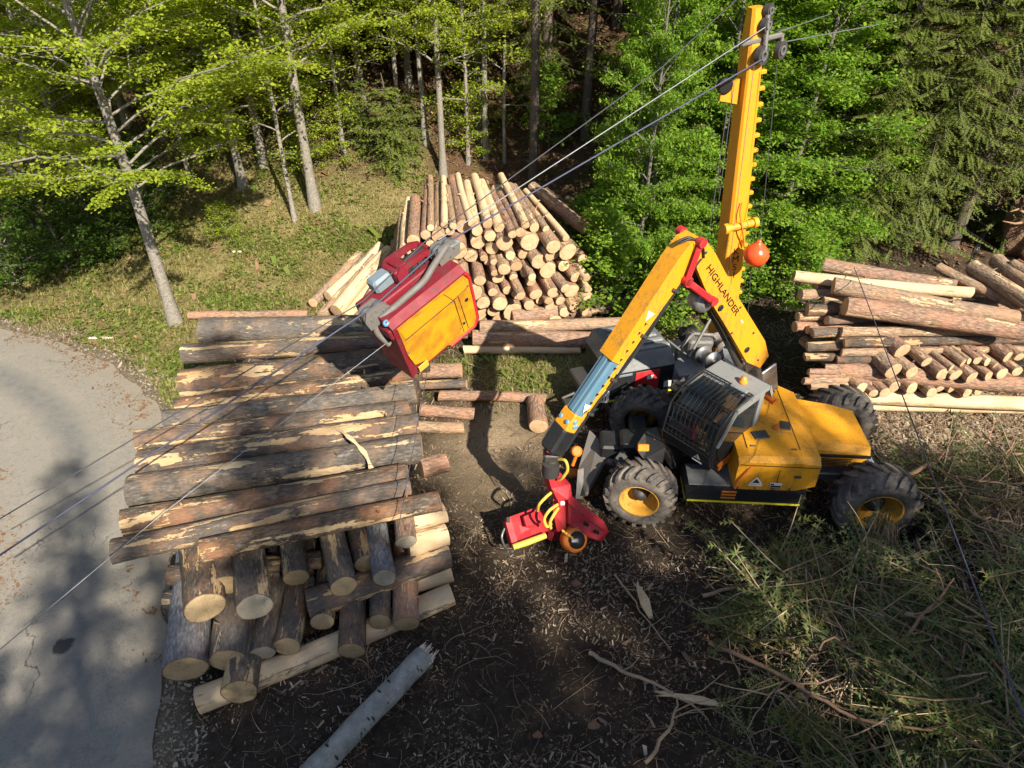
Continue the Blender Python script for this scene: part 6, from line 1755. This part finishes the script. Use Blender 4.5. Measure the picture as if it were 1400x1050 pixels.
# ---- slash: cut spruce boughs heaped at the lower right
rd = random.Random(77)
boughs = []
for v in range(5):
    acc = []; wd = []
    needle_branch(rd.uniform(.9, 1.5), rd, .8, .12, .42, wd, Matrix.Identity(4), .25, .066, acc)
    boughs.append((np.array(acc), wd))
P = scatter(680, (1.9, 12.5, 3.0, 10.0), lambda x, y: ((y < 7.0) | (x > 6.9)) * np.clip(slash_h(x, y) * 2.2 - .35, 0, 1) * in_view(x, y, 1.3) * (fbm(x * .9 + 2, y * .9, 3) > .40) * (1 - .95 * zone_straw(x, y)))
VV = []; mb = MB()
for x, y in P:
    acc, wd = boughs[rd.randrange(5)]
    z = hz1(x, y) + rd.uniform(.02, .28)
    mt = Matrix.Translation((x, y, z)) @ Matrix.Rotation(rd.uniform(0, 6.28), 4, 'Z') @ Matrix.Rotation(rd.gauss(.05, .28), 4, 'Y') @ Matrix.Rotation(rd.gauss(0, .5), 4, 'X') @ Matrix.Scale(rd.uniform(.6, 1.35), 4)
    m3 = np.array(mt)
    VV.append(acc @ m3[:3, :3].T + m3[:3, 3])
    for w in wd: mb.tube([mt @ p for p in w], [.016, .012, .005], 4, cap=False)
V = np.concatenate(VV); me = np_mesh('spruce_boughs', V, np.arange(len(V)).reshape(-1, 3), M['needle_cut'])
tag(obj('spruce_boughs', me), 'cut green spruce boughs heaped at the lower right', 'slash', kind='stuff')
tag(mb.build('bough_stems', M['twig']), 'brown stems inside the heap of cut boughs', 'slash', kind='stuff')

# ---- single branches one can pick out
GR = 'single branches on the slash heap'
def branch(pts, r, mat, label, zs=None, forks=0):
    P = []
    for p in pts:
        g = ground_at(p[0], p[1]); g.z = hz1(g.x, g.y) + p[2]; P.append(g)
    o = P[0].copy(); mb = MB(Matrix.Translation(-o)); C_ = catmull(P, 5); n = len(C_)
    for i in range(1, n - 1): C_[i] = C_[i] + Vector((random.gauss(0, .012), random.gauss(0, .012), random.gauss(0, .01)))
    mb.tube(C_, [r * (1 - .65 * i / n) for i in range(n)], 7)
    b = mb.build('branch', M[mat], None, o)
    for f in range(forks):
        i = random.randint(n // 4, n - 2); d = (C_[i + 1] - C_[i]).normalized(); s = Vector((random.gauss(0, 1), random.gauss(0, 1), abs(random.gauss(0, .6)))); s = (s - d * s.dot(d)).normalized()
        l = random.uniform(.25, .7); m2 = MB(Matrix.Translation(-o)); m2.tube([C_[i], C_[i] + (d + s) * l * .4, C_[i] + (d * .9 + s * 1.3) * l * .8], [r * .4, r * .3, r * .12], 5); m2.build('twig', M[mat], b)
    return tag(b, label, 'branch', GR)
branch([(805, 898, .08), (850, 925, .14), (905, 950, .16), (960, 985, .12)], .035, 'twig', 'long grey branch pointing out of the heap at its left', forks=3)
branch([(965, 895, .3), (1060, 945, .35), (1160, 1000, .3), (1300, 1020, .28)], .035, 'twig_red', 'long brown branch slanting across the heap towards the lower right', forks=5)
branch([(1210, 910, .25), (1245, 870, .4), (1282, 828, .62)], .032, 'twig_red', 'stout reddish branch sticking up out of the heap', forks=1)
branch([(1205, 850, .3), (1265, 870, .3), (1330, 890, .3)], .05, 'twig', 'mossy thick branch lying behind the upright reddish one', forks=3)
branch([(1195, 700, .5), (1245, 672, .62), (1290, 660, .62), (1340, 655, .6), (1420, 652, .55)], .045, 'twig_red', 'long reddish root branch reaching in from the right edge to the rear tyre', forks=6)
branch([(1260, 672, .55), (1320, 690, .55), (1410, 690, .5)], .022, 'twig_red', 'thin reddish branch below the root branch at the right edge', forks=4)
branch([(1230, 690, .5), (1300, 735, .4), (1410, 770, .35)], .025, 'twig', 'thin pale branch slanting down at the right edge', forks=4)
branch([(1190, 705, .3), (1175, 745, .25), (1170, 780, .2)], .028, 'twig_red', 'drooping root end hanging in front of the rear wheel', forks=5)
branch([(1290, 845, .4), (1350, 885, .4), (1410, 895, .35)], .02, 'twig', 'pale thin branch at the right edge crossing the blue rope', forks=2)
branch([(880, 1050, .1), (915, 1000, .2), (925, 965, .2)], .03, 'twig', 'forked grey branch at the bottom edge left of the heap', forks=3)
branch([(840, 790, .05), (860, 820, .1), (880, 850, .1), (915, 900, .15)], .02, 'twig', 'arched bare twig between yard and heap', forks=2)
branch([(1125, 785, .12), (1160, 770, .18), (1185, 760, .25)], .06, 'bark_pale', 'pale split log piece at the heap edge below the rear wheel')
branch([(960, 818, .04), (1010, 806, .06), (1055, 800, .06)], .035, 'twig', 'pale bare stick at the upper edge of the heap')
branch([(1245, 980, .3), (1285, 988, .32), (1330, 992, .3)], .03, 'twig_red', 'brown stick lying on the bright chips of the heap', forks=1)
branch([(1255, 950, .3), (1300, 946, .34), (1335, 940, .34)], .022, 'twig', 'thin yellow stick above the bright chips', forks=1)
# splintered pale stump pieces
for pxs, lb, r_ in [([(918, 958), (955, 968), (985, 974)], 'white split slab lying at the left of the heap', .06), ([(872, 815), (880, 835), (888, 855)], 'broken grey stub with ragged top at the heap edge', .09)]:
    P_ = [ground_at(*p) for p in pxs]
    for p in P_: p.z = hz1(p.x, p.y) + r_ * .8 + .1
    o = P_[0].copy(); mb = MB(Matrix.Translation(-o)); mb.tube(P_, [r_ * .5, r_, r_ * .4], 6, smooth=False)
    for i in range(5): mb.tube([P_[0] + Vector((random.gauss(0, r_ * .3), random.gauss(0, r_ * .3), 0)), P_[0] + (P_[0] - P_[1]) * random.uniform(.3, .7) + Vector((random.gauss(0, .03), random.gauss(0, .03), random.gauss(0, .03)))], [.02, .003], 4, smooth=False)
    tag(mb.build('wood_slab' if r_ < .08 else 'broken_stub', M['bark_pale'], None, o), lb, 'wood piece')
# straw-like root tuft at the rear wheel
tc = ground_at(1190, 770); mb = MB(Matrix.Translation(-tc)); top_ = at(1215, 690, t=(tc - Vector((0, 0, CAM_H))).length * .93)
for i in range(110):
    a = top_ + Vector((random.gauss(0, .10), random.gauss(0, .1), random.gauss(0, .08))); b = Vector((tc.x + random.gauss(0, .16), tc.y + random.gauss(0, .18), 0)); b.z = hz1(b.x, b.y) + random.uniform(0, .15)
    mb.tube([a, a.lerp(b, .45) + Vector((random.gauss(-.05, .06), random.gauss(-.08, .05), .10)), b], [.005, .005, .003], 3, cap=False)
tag(mb.build('root_tuft', M['strawy'], None, tc), 'tuft of straw coloured roots hanging over the rear wheel', 'roots', kind=None)

# ---- uprooted stump with red soil at the right edge
sp_ = ground_at(1405, 348); e = empty('uprooted_stump', sp_, 'uprooted stump plate of red brown soil at the right edge', 'stump')
me = bpy.data.meshes.new('soil_plate'); bm = bmesh.new(); bmesh.ops.create_icosphere(bm, subdivisions=4, radius=1.0)
for v in bm.verts:
    n_ = float(fbm(v.co.x * 2.3 + 4 + v.co.z, v.co.y * 2.3 + v.co.z * 1.7, 4)) - .45
    v.co *= 1 + .5 * n_; v.co.x *= 1.0; v.co.y *= .55; v.co.z = v.co.z * 1.25 + 1.0
bm.to_mesh(me); bm.free(); me.materials.append(None)
k = NT('red_soil'); c = k.coords(); n1 = k.noise(c, 3, 6, .7); n2 = k.noise(c, 14, 5, .7)
k.bsdf(k.mix(k.ramp(n1, [(.4, (0,)), (.65, (1,))]), k.ramp(n2, [(.3, (.10, .05, .03)), (.7, (.25, .135, .08))]), (.34, .24, .16)), .95, 0, .1, k.bump(n2, .9, .08)); me.materials[0] = k.mat
obj('soil_plate', me, e)
for i in range(14):
    a = random.uniform(0, 3.14); d = Vector((math.cos(a), -.5 + random.uniform(-.3, .3), math.sin(a) * 1.2)); mb = MB(); c0 = Vector((0, 0, 1.0)) + d * .7
    mb.tube([c0, c0 + d * .5 + Vector((random.gauss(0, .1), 0, random.gauss(0, .1))), c0 + d * 1.0 + Vector((random.gauss(0, .2), 0, random.gauss(-.1, .2)))], [.05, .03, .008], 6); mb.build('root', M['twig_red'], e)

# ---- loose bits on road and bank
random.seed(3)
for px, py, l, lb in [(138, 463, .55, 'white splinter of wood lying on the roadside grass'), (325, 345, .3, 'pale chip lying on the open bank')]:
    g = ground_at(px, py); mb = MB(); mb.box((0, 0, .03), (l, .07, .04), None, 0, .01, (.9, .5)); o = mb.build('wood_splinter', M['split'], None, g); o.rotation_euler = (.05, .05, .1); tag(o, lb, 'wood piece')
for px, py, l, lb in [(812, 995, .16, 'reddish bark flake on the dark soil left of the heap'), (788, 800, .14, 'reddish bark flake in front of the felling head'), (735, 1008, .12, 'tan bark flake at the bottom centre')]:
    g = ground_at(px, py); mb = MB(); mb.tube([(-l / 2, 0, .03), (0, .01, .06), (l / 2, 0, .03)], [l * .2, l * .45, l * .15], 6, smooth=False); o = mb.build('bark_flake', M['soil'], None, g); tag(o, lb, 'bark')
# bark strip hanging over the near stack
a = at(460, 585, z=1.86); c = at(500, 622, z=1.9); b = at(512, 655, z=1.75); mb = MB(Matrix.Translation(-a))
pts = catmull([a, at(478, 598, z=1.95), c, b], 6); 
for i in range(len(pts) - 1):
    w0, w1 = .03 + .012 * math.sin(i * 1.3), .03 + .012 * math.sin(i * 1.3 + 1.3)
    mb.add([pts[i] + Vector((w0, w0 * .4, 0)), pts[i] - Vector((w0, w0 * .4, 0)), pts[i + 1] - Vector((w1, w1 * .4, 0)), pts[i + 1] + Vector((w1, w1 * .4, 0)), pts[i] + Vector((w0, w0 * .4, -.012)), pts[i] - Vector((w0, w0 * .4, .012)), pts[i + 1] - Vector((w1, w1 * .4, .012)), pts[i + 1] + Vector((w1, w1 * .4, -.012))], [(0, 1, 2, 3), (7, 6, 5, 4), (0, 3, 7, 4), (1, 5, 6, 2)])
tag(mb.build('bark_strip', M['bark_pale'], None, a), 'torn pale bark strip lying across the near stack', 'bark')
